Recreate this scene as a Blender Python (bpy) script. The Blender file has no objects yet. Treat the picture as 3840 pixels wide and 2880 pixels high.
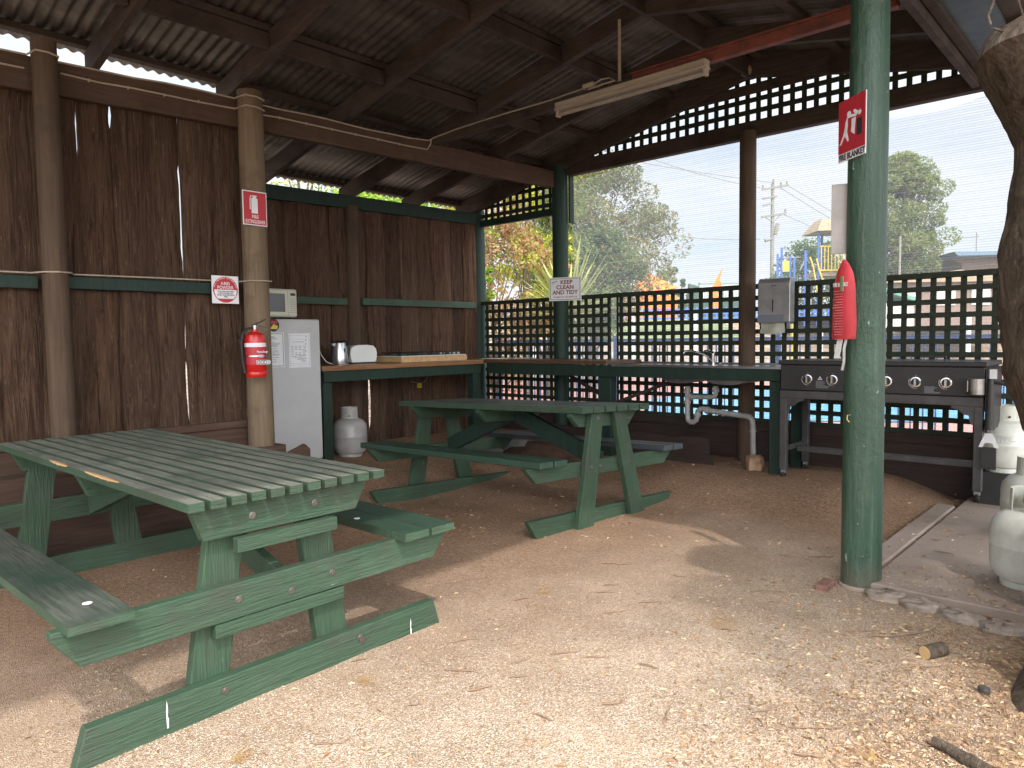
import bpy, bmesh, math, random
from mathutils import Vector, Matrix, noise
random.seed(7)
R = math.radians
scn = bpy.context.scene
COL = scn.collection
# ------------------------------------------------------------------ camera
F0, PITCH, ROLL, CH = 2687.6, R(3.5588), R(-.7926), 1.2318
FW = Vector((0, math.cos(PITCH), -math.sin(PITCH)))
UP0 = Vector((0, math.sin(PITCH), math.cos(PITCH)))
RT = math.cos(ROLL)*Vector((1, 0, 0)) + math.sin(ROLL)*UP0
UP = -math.sin(ROLL)*Vector((1, 0, 0)) + math.cos(ROLL)*UP0
CAM = Vector((0, 0, CH))
cd = bpy.data.cameras.new('camera'); cam = bpy.data.objects.new('camera', cd); COL.objects.link(cam)
cd.sensor_width = 36; cd.lens = 36*F0/3840; cd.clip_end = 3000; cd.clip_start = .05
m = Matrix((RT, UP, -FW)).transposed().to_4x4(); m.translation = CAM; cam.matrix_world = m
scn.camera = cam
# shelter frame: u runs along the lattice wall, v points out through it
YAW = R(-42.6877)
O = Vector((-.2736, 8.5253)); E1 = Vector((math.cos(YAW), math.sin(YAW))); E2 = Vector((-math.sin(YAW), math.cos(YAW)))
def W(u, v, z): p = O + E1*u + E2*v; return Vector((p.x, p.y, z))
def UV(x, y): d = Vector((x, y)) - O; return d.dot(E1), d.dot(E2)
def ray(px, py): return FW + RT*(px-1920)/F0 - UP*(py-1440)/F0
def at(px, py, Y): d = ray(px, py); return CAM + d*(Y/d.y)
def gnd(px, py, z=0): d = ray(px, py); return CAM + d*((z-CH)/d.z)
def pu(px, py, u):
    d = ray(px, py); a = Vector((d.x, d.y)).dot(E1); t = (u+O.dot(E1))/a; P = CAM+d*t; return (*UV(P.x, P.y), P.z)
def pv(px, py, v):
    d = ray(px, py); a = Vector((d.x, d.y)).dot(E2); t = (v+O.dot(E2))/a; P = CAM+d*t; return (*UV(P.x, P.y), P.z)
def sstep(a, b, x): t = max(0, min(1, (x-a)/(b-a))); return t*t*(3-2*t)
def gz(u, v):
    z = .14*sstep(-1.5, -.75, v)*(1-sstep(4.3, 4.95, u)) + .19*sstep(1.5, .8, u)*(1 if v > -3.3 else sstep(-4.2, -3.3, v))
    z = min(z, .19)-.075*math.exp(-((u-1.35)**2/.5+(v+2.2)**2/.5))
    z += .02*(noise.noise(Vector((u*.8, v*.8, 0)))) + .006*noise.noise(Vector((u*4, v*4, 3)))
    return z
# ------------------------------------------------------------------ materials
def rgb(c): return (c[0], c[1], c[2], 1)
class NT:
    def __init__(s, name):
        s.m = bpy.data.materials.new(name); s.m.use_nodes = True; s.t = s.m.node_tree; s.t.nodes.clear()
        s.out = s.n('ShaderNodeOutputMaterial'); s.co = s.n('ShaderNodeTexCoord')
    def n(s, k, **kw):
        x = s.t.nodes.new(k)
        for a, b in kw.items(): setattr(x, a, b)
        return x
    def l(s, a, b): s.t.links.new(a, b)
    def mapped(s, sc, rot=(0, 0, 0), gen='Object'):
        mp = s.n('ShaderNodeMapping'); mp.inputs['Scale'].default_value = sc; mp.inputs['Rotation'].default_value = rot
        s.l(s.co.outputs[gen], mp.inputs[0]); return mp.outputs[0]
    def noise(s, vec, scale, det=4, rough=.6, dist=0):
        x = s.n('ShaderNodeTexNoise'); x.inputs['Scale'].default_value = scale; x.inputs['Detail'].default_value = det
        x.inputs['Roughness'].default_value = rough; x.inputs['Distortion'].default_value = dist
        s.l(vec, x.inputs['Vector']); return x.outputs['Fac']
    def ramp(s, fac, stops):
        x = s.n('ShaderNodeValToRGB'); e = x.color_ramp.elements
        while len(e) < len(stops): e.new(.5)
        for el, (p, c) in zip(e, stops): el.position = p; el.color = rgb(c) if not isinstance(c, (int, float)) else (c, c, c, 1)
        s.l(fac, x.inputs[0]); return x.outputs[0]
    def mix(s, fac, a, b, mode='MIX'):
        x = s.n('ShaderNodeMix', data_type='RGBA', blend_type=mode)
        for k, v in ((0, fac), (6, a), (7, b)):
            if isinstance(v, (int, float)): x.inputs[k].default_value = v
            elif isinstance(v, tuple): x.inputs[k].default_value = rgb(v)
            else: s.l(v, x.inputs[k])
        return x.outputs[2]
    def math(s, op, a, b=0):
        x = s.n('ShaderNodeMath', operation=op)
        for k, v in ((0, a), (1, b)):
            if isinstance(v, (int, float)): x.inputs[k].default_value = v
            else: s.l(v, x.inputs[k])
        return x.outputs[0]
    def bsdf(s, col, rough=.6, metal=0, bump=None, bs=.3, bd=.01, spec=.5, trans=0):
        b = s.n('ShaderNodeBsdfPrincipled')
        for k, v in (('Base Color', col), ('Roughness', rough), ('Metallic', metal), ('Specular IOR Level', spec)):
            if isinstance(v, (int, float)): b.inputs[k].default_value = v
            elif isinstance(v, tuple): b.inputs[k].default_value = rgb(v)
            else: s.l(v, b.inputs[k])
        if bump is not None:
            x = s.n('ShaderNodeBump'); x.inputs['Strength'].default_value = bs; x.inputs['Distance'].default_value = bd
            s.l(bump, x.inputs['Height']); s.l(x.outputs[0], b.inputs['Normal'])
        s.l(b.outputs[0], s.out.inputs[0]); s.b = b; return s.m
def wood(name, c1, c2, sc=(40, 40, 3), rough=.75, bs=.5, dirt=None, dscale=3, dlo=.5, dhi=.7, spec=.3, chips=None, chipt=.74):
    s = NT(name); v = s.mapped(sc); g = s.noise(v, 1, 6, .65, .4)
    col = s.ramp(g, [(.3, c1), (.7, c2)])
    f = s.noise(s.mapped((1, 1, 1)), dscale, 5, .6)
    if dirt: col = s.mix(s.ramp(f, [(dlo, 0), (dhi, 1)]), col, dirt)
    if chips:
        cf = s.noise(s.mapped((sc[0]*.8, sc[1]*.8, sc[2]*3)), 1, 4, .7)
        cf2 = s.noise(s.mapped((7, 7, 7)), 1, 3, .5)
        col = s.mix(s.math('MULTIPLY', s.ramp(cf, [(chipt-.03, 0), (chipt, 1)]), s.ramp(cf2, [(.45, 0), (.6, 1)])), col, chips)
    return s.bsdf(col, rough, 0, g, bs, .006, spec)
def plain(name, c, rough=.5, metal=0, var=.12, scale=8, bs=.0, spec=.5, c2=None):
    s = NT(name); f = s.noise(s.mapped((1, 1, 1)), scale, 5, .65)
    c2 = c2 or tuple(max(0, k*(1-var*2)) for k in c)
    col = s.ramp(f, [(.35, c2), (.65, c)])
    fb = s.noise(s.mapped((1, 1, 1)), scale*12, 3, .6)
    return s.bsdf(col, rough, metal, fb if bs else None, bs, .002, spec)
M = {}
def paintwood(name, c1, c2, sc, top=None):
    s = NT(name); g = s.noise(s.mapped(sc), 1, 6, .65, .4); col = s.ramp(g, [(.3, c1), (.7, c2)])
    gr = s.noise(s.mapped((1, 1, 1)), 5, 6, .7); col = s.mix(s.ramp(gr, [(.46, 0), (.7, .75)]), col, (.05, .052, .04))
    fd = s.noise(s.mapped((1, 1, 1)), 2.2, 4, .6); col = s.mix(s.ramp(fd, [(.5, 0), (.75, .6)]), col, tuple(k*1.45+.012 for k in c2))
    fine = tuple(k*2.2 for k in sc); cr = s.noise(s.mapped(fine), 1, 3, .6); col = s.mix(s.ramp(cr, [(.27, .85), (.34, 0)]), col, (.008, .016, .012))
    ch = s.noise(s.mapped(tuple(k*1.2 for k in sc)), 1, 5, .75); cm = s.noise(s.mapped((6, 6, 6)), 1, 3, .6)
    col = s.mix(s.math('MULTIPLY', s.ramp(ch, [(.66, 0), (.68, 1)]), s.ramp(cm, [(.5, 0), (.62, 1)])), col, (.3, .34, .28))
    h = s.math('ADD', g, s.math('MULTIPLY', cr, .7)); return s.bsdf(col, .55, 0, h, .9, .007, .35)
M['green'] = wood('green_paint', (.032, .064, .04), (.048, .092, .057), (60, 4, 60), .5, .9, dirt=(.02, .045, .03), chips=(.42, .47, .4), chipt=.72)
M['green_v'] = wood('green_paint_upright', (.03, .062, .038), (.044, .088, .053), (60, 60, 4), .5, .9, dirt=(.022, .045, .03), chips=(.4, .45, .4), chipt=.73)
M['green_top'] = wood('weathered_green_paint', (.085, .095, .078), (.25, .245, .205), (5, 70, 70), .62, .9, dirt=(.07, .085, .068), dscale=4, chips=(.5, .52, .45), chipt=.72)
M['green_seat'] = wood('worn_green_seat', (.04, .052, .042), (.1, .108, .088), (5, 60, 60), .55, .8, dirt=(.03, .055, .038), dscale=3, chips=(.4, .42, .36), chipt=.74)
M['green_seat2'] = wood('green_seat_paint', (.028, .055, .038), (.045, .085, .06), (5, 60, 60), .5, .8, dirt=(.03, .06, .04), dscale=3, chips=(.4, .42, .36), chipt=.76)
M['green_slate'] = wood('dull_green_top', (.05, .062, .07), (.09, .105, .115), (5, 60, 60), .35, .5, dirt=(.05, .06, .06), dscale=3, chips=(.4, .42, .4), chipt=.76)
M['green_dark'] = wood('dark_green_paint', (.012, .026, .02), (.02, .042, .03), (40, 40, 5), .6, .5)
M['lattice'] = wood('lattice_paint', (.018, .027, .018), (.038, .045, .03), (25, 25, 25), .7, .5)
M['rawwood'] = wood('bare_timber', (.35, .2, .09), (.6, .4, .2), (5, 60, 60), .8, .6)
M['rafter'] = wood('old_rafter', (.042, .031, .027), (.085, .064, .053), (4, 60, 60), .85, .6, dirt=(.03, .02, .016))
M['beam'] = wood('red_brown_beam', (.06, .036, .025), (.105, .064, .044), (60, 3, 60), .8, .5, dirt=(.06, .035, .022))
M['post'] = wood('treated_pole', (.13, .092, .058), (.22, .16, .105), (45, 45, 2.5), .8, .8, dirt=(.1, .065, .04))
M['post_dark'] = wood('dark_brown_pole', (.066, .042, .028), (.108, .072, .048), (45, 45, 2.5), .85, .7, dirt=(.06, .042, .03))  # darker brown pole timber
M['poledark'] = wood('dark_green_pole', (.012, .03, .022), (.02, .048, .034), (40, 40, 4), .55, .5, chips=(.3, .3, .25), chipt=.8)
M['sleeper'] = wood('rough_sleeper', (.05, .03, .022), (.105, .062, .044), (50, 3, 50), .9, .8)
M['dirtwood'] = wood('dark_retaining_board', (.03, .02, .017), (.055, .036, .03), (4, 50, 50), .9, .6)
M['counter'] = wood('oiled_counter_timber', (.16, .07, .028), (.3, .15, .065), (40, 4, 40), .35, .3, spec=.5)
M['counter2'] = wood('aged_counter_plank', (.07, .036, .02), (.14, .075, .04), (4, 50, 50), .35, .3, spec=.5)
M['pine'] = wood('pale_pine', (.42, .26, .12), (.62, .42, .22), (30, 4, 30), .7, .3)
M['steel'] = plain('brushed_steel', (.55, .55, .56), .28, 1, .1, 20)
M['dsteel'] = plain('stained_steel', (.35, .33, .31), .38, 1, .2, 9)
M['chrome'] = plain('chrome', (.75, .75, .77), .1, 1, .05)
M['galv'] = plain('galvanised_grey', (.34, .34, .34), .45, .6, .15, 10)
M['gasgrey'] = plain('scuffed_grey_enamel', (.5, .49, .46), .45, .15, .22, 7, bs=.1, c2=(.33, .31, .28))
def scuffed(name, c1, c2, c3, rough, metal=0):
    s = NT(name); col = s.ramp(s.noise(s.mapped((1, 1, .6)), 5, 6, .7), [(.35, c2), (.6, c1)])
    a = s.ramp(s.noise(s.mapped((22, 22, 40)), 1, 5, .75), [(.66, 0), (.69, 1)]); b_ = s.ramp(s.noise(s.mapped((4, 4, 4)), 1, 3, .6), [(.48, 0), (.6, 1)])
    col = s.mix(s.math('MULTIPLY', a, b_), col, c3); return s.bsdf(col, rough, metal, a, .2, .002)
M['gaswhite'] = scuffed('dirty_white_enamel', (.66, .66, .6), (.5, .5, .43), (.12, .08, .06), .42)
M['gasgrey'] = scuffed('scuffed_grey_enamel2', (.46, .45, .43), (.33, .31, .29), (.1, .08, .07), .45, .1)
M['brass'] = plain('old_brass', (.5, .36, .15), .4, .8)
M['fridge'] = plain('fridge_enamel', (.52, .52, .53), .35, 0, .04, 3, c2=(.46, .46, .46))
M['cream'] = plain('cream_plastic', (.6, .58, .47), .4, 0, .04)
M['white'] = plain('white_plastic', (.75, .76, .74), .3, 0, .03)
M['paper'] = plain('paper', (.8, .81, .84), .8, 0, .03)
M['black'] = plain('black_plastic', (.015, .015, .016), .4, 0, .2)
M['ink'] = plain('ink', (.03, .03, .035), .7, 0, .1)
M['greyink'] = plain('grey_print', (.32, .33, .36), .8, 0, .1)
M['glass'] = plain('dark_oven_glass', (.035, .038, .036), .12, 0, .1)
M['bbq'] = plain('bbq_black_enamel', (.03, .029, .03), .42, 0, .2, 6, bs=.15, c2=(.02, .018, .018))
M['bbqgrey'] = plain('bbq_grey_frame', (.085, .083, .085), .5, .2, .2, 8, c2=(.05, .045, .043))
M['red'] = plain('red_enamel', (.6, .018, .015), .25, 0, .08)
M['redsign'] = plain('red_sign_print', (.5, .03, .045), .45, 0, .05)
M['pouch'] = plain('red_vinyl', (.55, .045, .06), .4, 0, .12, 9, bs=.3)
M['reddark'] = plain('dark_red_print', (.22, .02, .02), .5, 0, .05)
M['signgreen'] = plain('sign_green', (.02, .12, .07), .5)
M['tape'] = plain('white_strap', (.72, .72, .72), .8)
M['pvc'] = plain('grey_pvc', (.36, .35, .34), .45, 0, .12, 12, c2=(.26, .25, .235))
M['rust'] = plain('red_oxide_steel', (.2, .05, .032), .7, 0, .3, 12, c2=(.09, .032, .022))
M['lampcream'] = wood('dusty_cream_lamp', (.3, .25, .19), (.42, .36, .28), (4, 40, 40), .6, .2)
M['tube'] = plain('unlit_lamp_tube', (.34, .3, .25), .3)
M['cable'] = plain('dusty_white_cable', (.42, .35, .27), .7)
M['concrete'] = plain('concrete', (.34, .27, .22), .9, 0, .12, 2.5, bs=.4, c2=(.24, .185, .15))
M['block'] = plain('grey_block', (.42, .41, .36), .95, 0, .2, 20, bs=.8)
M['sandstone'] = plain('sandstone', (.4, .25, .15), .9, 0, .2, 10, bs=.6)
M['edgerock'] = plain('edge_stone', (.34, .28, .23), .95, 0, .2, 14, bs=1, c2=(.18, .14, .11))
M['brick'] = plain('red_brick', (.3, .15, .11), .95, 0, .25, 20, bs=.5)
M['yellow'] = plain('yellow_paint', (.8, .55, .06), .5)
M['blue'] = plain('blue_paint', (.06, .16, .5), .5)
M['fenceblue'] = plain('navy_fence_paint', (.03, .07, .2), .5)
M['orange'] = plain('orange_canvas', (.85, .23, .03), .8)
M['tan'] = plain('tan_roof', (.35, .27, .17), .8)
M['wallw'] = plain('pale_wall', (.62, .6, .55), .9)
M['wallb'] = plain('brown_wall', (.23, .17, .13), .9)
M['roofg'] = plain('green_roof', (.1, .3, .2), .6)
M['roofb'] = plain('blue_grey_roof', (.12, .2, .27), .6)
M['polew'] = plain('grey_pole', (.25, .23, .2), .9)
M['tagy'] = plain('yellow_tag', (.55, .42, .02), .6)
M['rustroof'] = plain('brown_sheet', (.075, .055, .045), .8, 0, .3, 3)
M['bluebeam'] = plain('blue_grey_fascia', (.07, .1, .11), .6, 0, .2, 5)
M['hose'] = plain('rubber', (.03, .028, .026), .6)
M['mound'] = plain('brown_soil', (.13, .07, .045), .95, 0, .3, 9, bs=.6)
M['green'] = paintwood('green_paint', (.032, .063, .037), (.044, .086, .05), (60, 4, 60)); M['green_v'] = paintwood('green_paint_upright', (.03, .06, .035), (.042, .083, .048), (60, 60, 4))
# bark slabs
def bark():
    s = NT('bark_slab'); oi = s.n('ShaderNodeObjectInfo'); va = s.n('ShaderNodeVectorMath', operation='MULTIPLY_ADD')
    cx = s.n('ShaderNodeCombineXYZ'); [s.l(oi.outputs['Random'], cx.inputs[k]) for k in range(3)]
    s.l(cx.outputs[0], va.inputs[0]); va.inputs[1].default_value = (7, 13, 29); s.l(s.co.outputs['Object'], va.inputs[2])
    def mp(sc):
        m_ = s.n('ShaderNodeMapping'); m_.inputs['Scale'].default_value = sc; s.l(va.outputs[0], m_.inputs[0]); return m_.outputs[0]
    g = s.noise(mp((30, 30, 2.4)), 1, 9, .75, 1.4); g2 = s.noise(mp((110, 110, 7)), 1, 5, .75, .8); h = s.math('ADD', g, s.math('MULTIPLY', g2, .6))
    col = s.ramp(g, [(.3, (.026, .014, .01)), (.45, (.083, .052, .037)), (.58, (.147, .096, .069)), (.72, (.265, .185, .135))])
    big = s.noise(mp((1.3, 1.3, .9)), 2.2, 4, .6); col = s.mix(s.ramp(big, [(.4, 0), (.62, .8)]), col, s.mix(.6, col, (.135, .092, .066)))
    col = s.mix(1, col, s.ramp(oi.outputs['Random'], [(0, (.66, .6, .58)), (.35, (1.05, .98, .92)), (.7, (.85, .76, .7)), (1, (1.15, 1.0, .88))]), 'MULTIPLY')
    col = s.mix(s.ramp(g2, [(.6, 0), (.67, .8)]), col, (.3, .21, .15)); dk = s.noise(mp((60, 60, 1.3)), 1, 4, .65, .8); col = s.mix(s.ramp(dk, [(.32, .9), (.4, 0)]), col, (.018, .01, .008))
    kn = s.noise(mp((5, 5, 3)), 1, 3, .6, 2); col = s.mix(s.ramp(kn, [(.7, 0), (.76, .8)]), col, (.03, .018, .013))
    return s.bsdf(col, .92, 0, h, 1, .028, .15)
M['bark'] = bark()
def treebark():
    s = NT('tree_bark'); g = s.noise(s.mapped((14, 14, 7)), 1, 9, .75, 1.2); f = s.noise(s.mapped((55, 55, 30)), 1, 6, .75, .5)
    col = s.ramp(g, [(.3, (.055, .038, .028)), (.45, (.15, .115, .085)), (.6, (.24, .19, .145)), (.75, (.36, .3, .24))])
    vo = s.n('ShaderNodeTexVoronoi', feature='DISTANCE_TO_EDGE'); vo.inputs['Scale'].default_value = 1; wv_ = s.n('ShaderNodeVectorMath', operation='MULTIPLY_ADD'); s.l(f, wv_.inputs[0]); wv_.inputs[1].default_value = (2.2, 2.2, 2.2); s.l(s.mapped((16, 16, 8)), wv_.inputs[2]); s.l(wv_.outputs[0], vo.inputs['Vector'])
    cr = s.ramp(vo.outputs['Distance'], [(.0, 0), (.09, 1)]); col = s.mix(cr, s.mix(.25, col, (.045, .032, .024)), col)
    col = s.mix(s.ramp(f, [(.62, 0), (.7, .7)]), col, (.4, .34, .27))
    h = s.math('ADD', s.math('ADD', g, s.math('MULTIPLY', f, .7)), s.math('MULTIPLY', cr, .12))
    return s.bsdf(col, .92, 0, h, 1, .04, .12)
M['treebark'] = treebark()
def greenpole():
    s = NT('glossy_green_pole'); v = s.mapped((20, 20, .5)); g = s.noise(v, 1, 4, .6)
    col = s.ramp(g, [(.35, (.03, .07, .045)), (.65, (.05, .1, .068))])
    f = s.noise(s.mapped((5, 5, 2)), 1, 4, .6); col = s.mix(s.ramp(f, [(.5, 0), (.68, 1)]), col, (.03, .07, .04))
    ch = s.noise(s.mapped((34, 34, 22)), 1, 4, .7); ch2 = s.noise(s.mapped((6, 6, 6)), 1, 2, .5)
    col = s.mix(s.math('MULTIPLY', s.ramp(ch, [(.66, 0), (.68, 1)]), s.ramp(ch2, [(.52, 0), (.6, 1)])), col, (.42, .47, .4))
    sp = s.n('ShaderNodeSeparateXYZ'); s.l(s.co.outputs['Object'], sp.inputs[0]); md = s.math('ADD', s.math('MULTIPLY', sp.outputs[2], -2.2), s.noise(s.mapped((11, 11, 5)), 1, 5, .7))
    col = s.mix(s.ramp(md, [(.15, 0), (.62, .75)]), col, (.13, .1, .07))
    st = s.noise(s.mapped((26, 26, 1.1)), 1, 5, .7, .3); col = s.mix(s.ramp(st, [(.56, 0), (.66, .5)]), col, (.11, .15, .11)); col = s.mix(s.ramp(st, [(.3, .7), (.38, 0)]), col, (.014, .03, .02))
    return s.bsdf(col, .42, 0, s.math('ADD', s.math('ADD', s.noise(s.mapped((14, 14, 3)), 1, 6, .7), s.math('MULTIPLY', st, .5)), s.math('MULTIPLY', ch, .5)), .8, .014, .5)
M['greenpole'] = greenpole()
def iron():
    s = NT('aged_corrugated_iron'); f = s.noise(s.mapped((3, 1, 3)), 2, 6, .7)
    col = s.ramp(f, [(.35, (.06, .05, .043)), (.55, (.115, .107, .098)), (.75, (.165, .16, .15))])
    return s.bsdf(col, .5, .35, None)
M['iron'] = iron()
def ground_mat():
    s = NT('gravel_and_soil')
    sep = s.n('ShaderNodeSeparateXYZ'); s.l(s.co.outputs['Object'], sep.inputs[0])   # object space = shelter u,v
    vo = s.n('ShaderNodeTexVoronoi'); vo.inputs['Scale'].default_value = 235; s.l(s.co.outputs['Object'], vo.inputs['Vector'])
    cs = s.n('ShaderNodeSeparateColor'); s.l(vo.outputs['Color'], cs.inputs[0])
    stone = s.ramp(cs.outputs[0], [(.0, (.25, .165, .105)), (.2, (.365, .27, .19)), (.55, (.45, .35, .26)), (.85, (.545, .445, .345)), (1, (.7, .61, .51))])
    vo2 = s.n('ShaderNodeTexVoronoi'); vo2.inputs['Scale'].default_value = 60; s.l(s.co.outputs['Object'], vo2.inputs['Vector'])
    c2 = s.n('ShaderNodeSeparateColor'); s.l(vo2.outputs['Color'], c2.inputs[0])
    fine = s.noise(s.mapped((1, 1, 1)), 55, 5, .7)
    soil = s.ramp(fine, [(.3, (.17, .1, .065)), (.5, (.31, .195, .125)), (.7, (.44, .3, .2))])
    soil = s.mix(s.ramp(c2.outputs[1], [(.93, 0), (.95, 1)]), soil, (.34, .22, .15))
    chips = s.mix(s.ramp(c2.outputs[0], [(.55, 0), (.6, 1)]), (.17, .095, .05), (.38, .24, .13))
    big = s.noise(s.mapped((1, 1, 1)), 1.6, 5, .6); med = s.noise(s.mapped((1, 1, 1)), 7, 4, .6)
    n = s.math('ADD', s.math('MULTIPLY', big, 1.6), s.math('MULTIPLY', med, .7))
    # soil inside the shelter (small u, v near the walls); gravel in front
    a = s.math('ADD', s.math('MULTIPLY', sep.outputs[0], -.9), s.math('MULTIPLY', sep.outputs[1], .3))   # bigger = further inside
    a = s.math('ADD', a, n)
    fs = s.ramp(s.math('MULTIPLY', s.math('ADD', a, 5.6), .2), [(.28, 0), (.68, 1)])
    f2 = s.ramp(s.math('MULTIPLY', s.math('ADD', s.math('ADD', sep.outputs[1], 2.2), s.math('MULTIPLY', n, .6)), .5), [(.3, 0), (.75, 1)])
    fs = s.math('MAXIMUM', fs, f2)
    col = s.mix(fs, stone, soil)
    # bark litter towards the tree on the right
    b = s.math('ADD', s.math('MULTIPLY', s.math('ADD', s.math('MULTIPLY', sep.outputs[0], 1), -5.6), .9), s.math('MULTIPLY', n, .8))
    col = s.mix(s.math('MULTIPLY', s.ramp(b, [(.25, 0), (.95, 1)]), .75), col, chips)
    h = s.math('ADD', vo.outputs['Distance'], s.math('MULTIPLY', fine, .8))
    col = s.mix(1, col, s.ramp(s.noise(s.mapped((1, 1, 1)), 2.6, 6, .65), [(.3, (.8, .78, .76)), (.7, (1.08, 1.06, 1.04))]), 'MULTIPLY')
    return s.bsdf(col, .95, 0, h, .75, .007, .15)
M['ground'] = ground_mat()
def mulch(name, stops, scale=4):
    s = NT(name); f = s.noise(s.mapped((1, 1, 1)), scale, 7, .75)
    return s.bsdf(s.ramp(f, stops), .95, 0, f, .8, .05, .1)
M['mulch'] = mulch('leaf_mulch', [(.35, (.13, .095, .075)), (.5, (.25, .2, .16)), (.62, (.36, .31, .25))])
M['mulch2'] = mulch('orange_mulch', [(.35, (.14, .095, .06)), (.5, (.27, .19, .125)), (.62, (.4, .31, .22))])
M['grass'] = mulch('patchy_grass', [(.35, (.12, .14, .07)), (.6, (.2, .24, .12))])
M['deck'] = mulch('pink_paving', [(.3, (.33, .16, .145)), (.7, (.42, .23, .2))], 2)
def water():
    s = NT('pool_water'); f = s.noise(s.mapped((.8, 3, 1)), 2.5, 4, .6, 1)
    col = s.ramp(f, [(.35, (.025, .2, .4)), (.6, (.07, .33, .55)), (.68, (.3, .55, .68))])
    return s.bsdf(col, .25, 0, f, .4, .05, .4)
M['water'] = water()
def leaf(name, cols, tr=.35):
    s = NT(name); g = s.n('ShaderNodeNewGeometry')
    stops = [((i)/(max(1, len(cols)-1)), c) for i, c in enumerate(cols)]
    col = s.ramp(g.outputs['Random Per Island'], stops)
    d = s.n('ShaderNodeBsdfPrincipled'); d.inputs['Roughness'].default_value = .55; d.inputs['Specular IOR Level'].default_value = .2
    s.l(col, d.inputs['Base Color'])
    t = s.n('ShaderNodeBsdfTranslucent'); s.l(col, t.inputs[0])
    mx = s.n('ShaderNodeMixShader'); mx.inputs[0].default_value = tr; s.l(d.outputs[0], mx.inputs[1]); s.l(t.outputs[0], mx.inputs[2]); s.l(mx.outputs[0], s.out.inputs[0])
    return s.m
M['lf_red'] = leaf('reddish_leaves', [(.24, .12, .07), (.36, .22, .14), (.2, .17, .05), (.34, .32, .07), (.42, .17, .1), (.3, .22, .12)])
M['lf_yel'] = leaf('yellow_green_leaves', [(.3, .32, .03), (.45, .45, .04), (.2, .26, .03), (.5, .46, .08)])
M['lf_wat'] = leaf('wattle_leaves', [(.07, .11, .025), (.16, .2, .05), (.22, .25, .07), (.05, .08, .02)])
M['lf_gum'] = leaf('gum_leaves', [(.12, .17, .06), (.18, .22, .08), (.27, .22, .09), (.12, .17, .07), (.34, .22, .12)])
M['lf_bright'] = leaf('bright_leaves', [(.2, .36, .03), (.3, .45, .05), (.14, .28, .02), (.4, .48, .08)])
M['lf_dark'] = leaf('dark_leaves', [(.07, .12, .04), (.11, .17, .055), (.14, .19, .07)])
M['lf_olive'] = leaf('cypress_leaves', [(.12, .18, .05), (.2, .24, .08), (.25, .25, .09)])
M['flax'] = leaf('flax_blades', [(.35, .38, .12), (.5, .5, .2), (.2, .26, .06), (.42, .4, .16)], .3)
M['dryleaf'] = leaf('dry_leaves', [(.35, .22, .12), (.5, .36, .22), (.28, .15, .08), (.6, .48, .3)], .1)
M['needles'] = leaf('pine_needles', [(.42, .25, .1), (.55, .35, .15), (.32, .18, .07)], .1)
M['twig'] = wood('dry_twig', (.16, .1, .065), (.3, .2, .14), (60, 60, 60), .85, .4)
def cloth():
    s = NT('shade_cloth')
    sep = s.n('ShaderNodeSeparateXYZ'); s.l(s.co.outputs['Object'], sep.inputs[0])
    w = s.n('ShaderNodeTexWave', wave_type='BANDS', bands_direction='Z'); w.inputs['Scale'].default_value = 17; w.inputs['Distortion'].default_value = 1.2; w.inputs['Detail'].default_value = 2; w.inputs['Detail Scale'].default_value = .6
    s.l(s.mapped((.05, 1, 1)), w.inputs['Vector'])
    w2 = s.n('ShaderNodeTexWave', wave_type='BANDS', bands_direction='Z'); w2.inputs['Scale'].default_value = 5.3; w2.inputs['Distortion'].default_value = 2.5; w2.inputs['Detail'].default_value = 3
    s.l(s.mapped((.08, 1, 1)), w2.inputs['Vector'])
    f = s.math('ADD', s.ramp(w.outputs['Fac'], [(.2, .35), (.8, .15)]), s.math('MULTIPLY', s.ramp(w2.outputs['Fac'], [(.0, 1), (.35, 0)]), .07))
    tr = s.n('ShaderNodeBsdfTransparent'); d = s.n('ShaderNodeBsdfDiffuse'); d.inputs[0].default_value = (.12, .14, .16, 1)
    tl = s.n('ShaderNodeBsdfTranslucent'); tl.inputs[0].default_value = (.34, .37, .4, 1)
    a = s.n('ShaderNodeAddShader'); s.l(d.outputs[0], a.inputs[0]); s.l(tl.outputs[0], a.inputs[1])
    mx = s.n('ShaderNodeMixShader'); s.l(f, mx.inputs[0]); s.l(tr.outputs[0], mx.inputs[1]); s.l(a.outputs[0], mx.inputs[2]); s.l(mx.outputs[0], s.out.inputs[0])
    return s.m
M['cloth'] = cloth()
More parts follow.
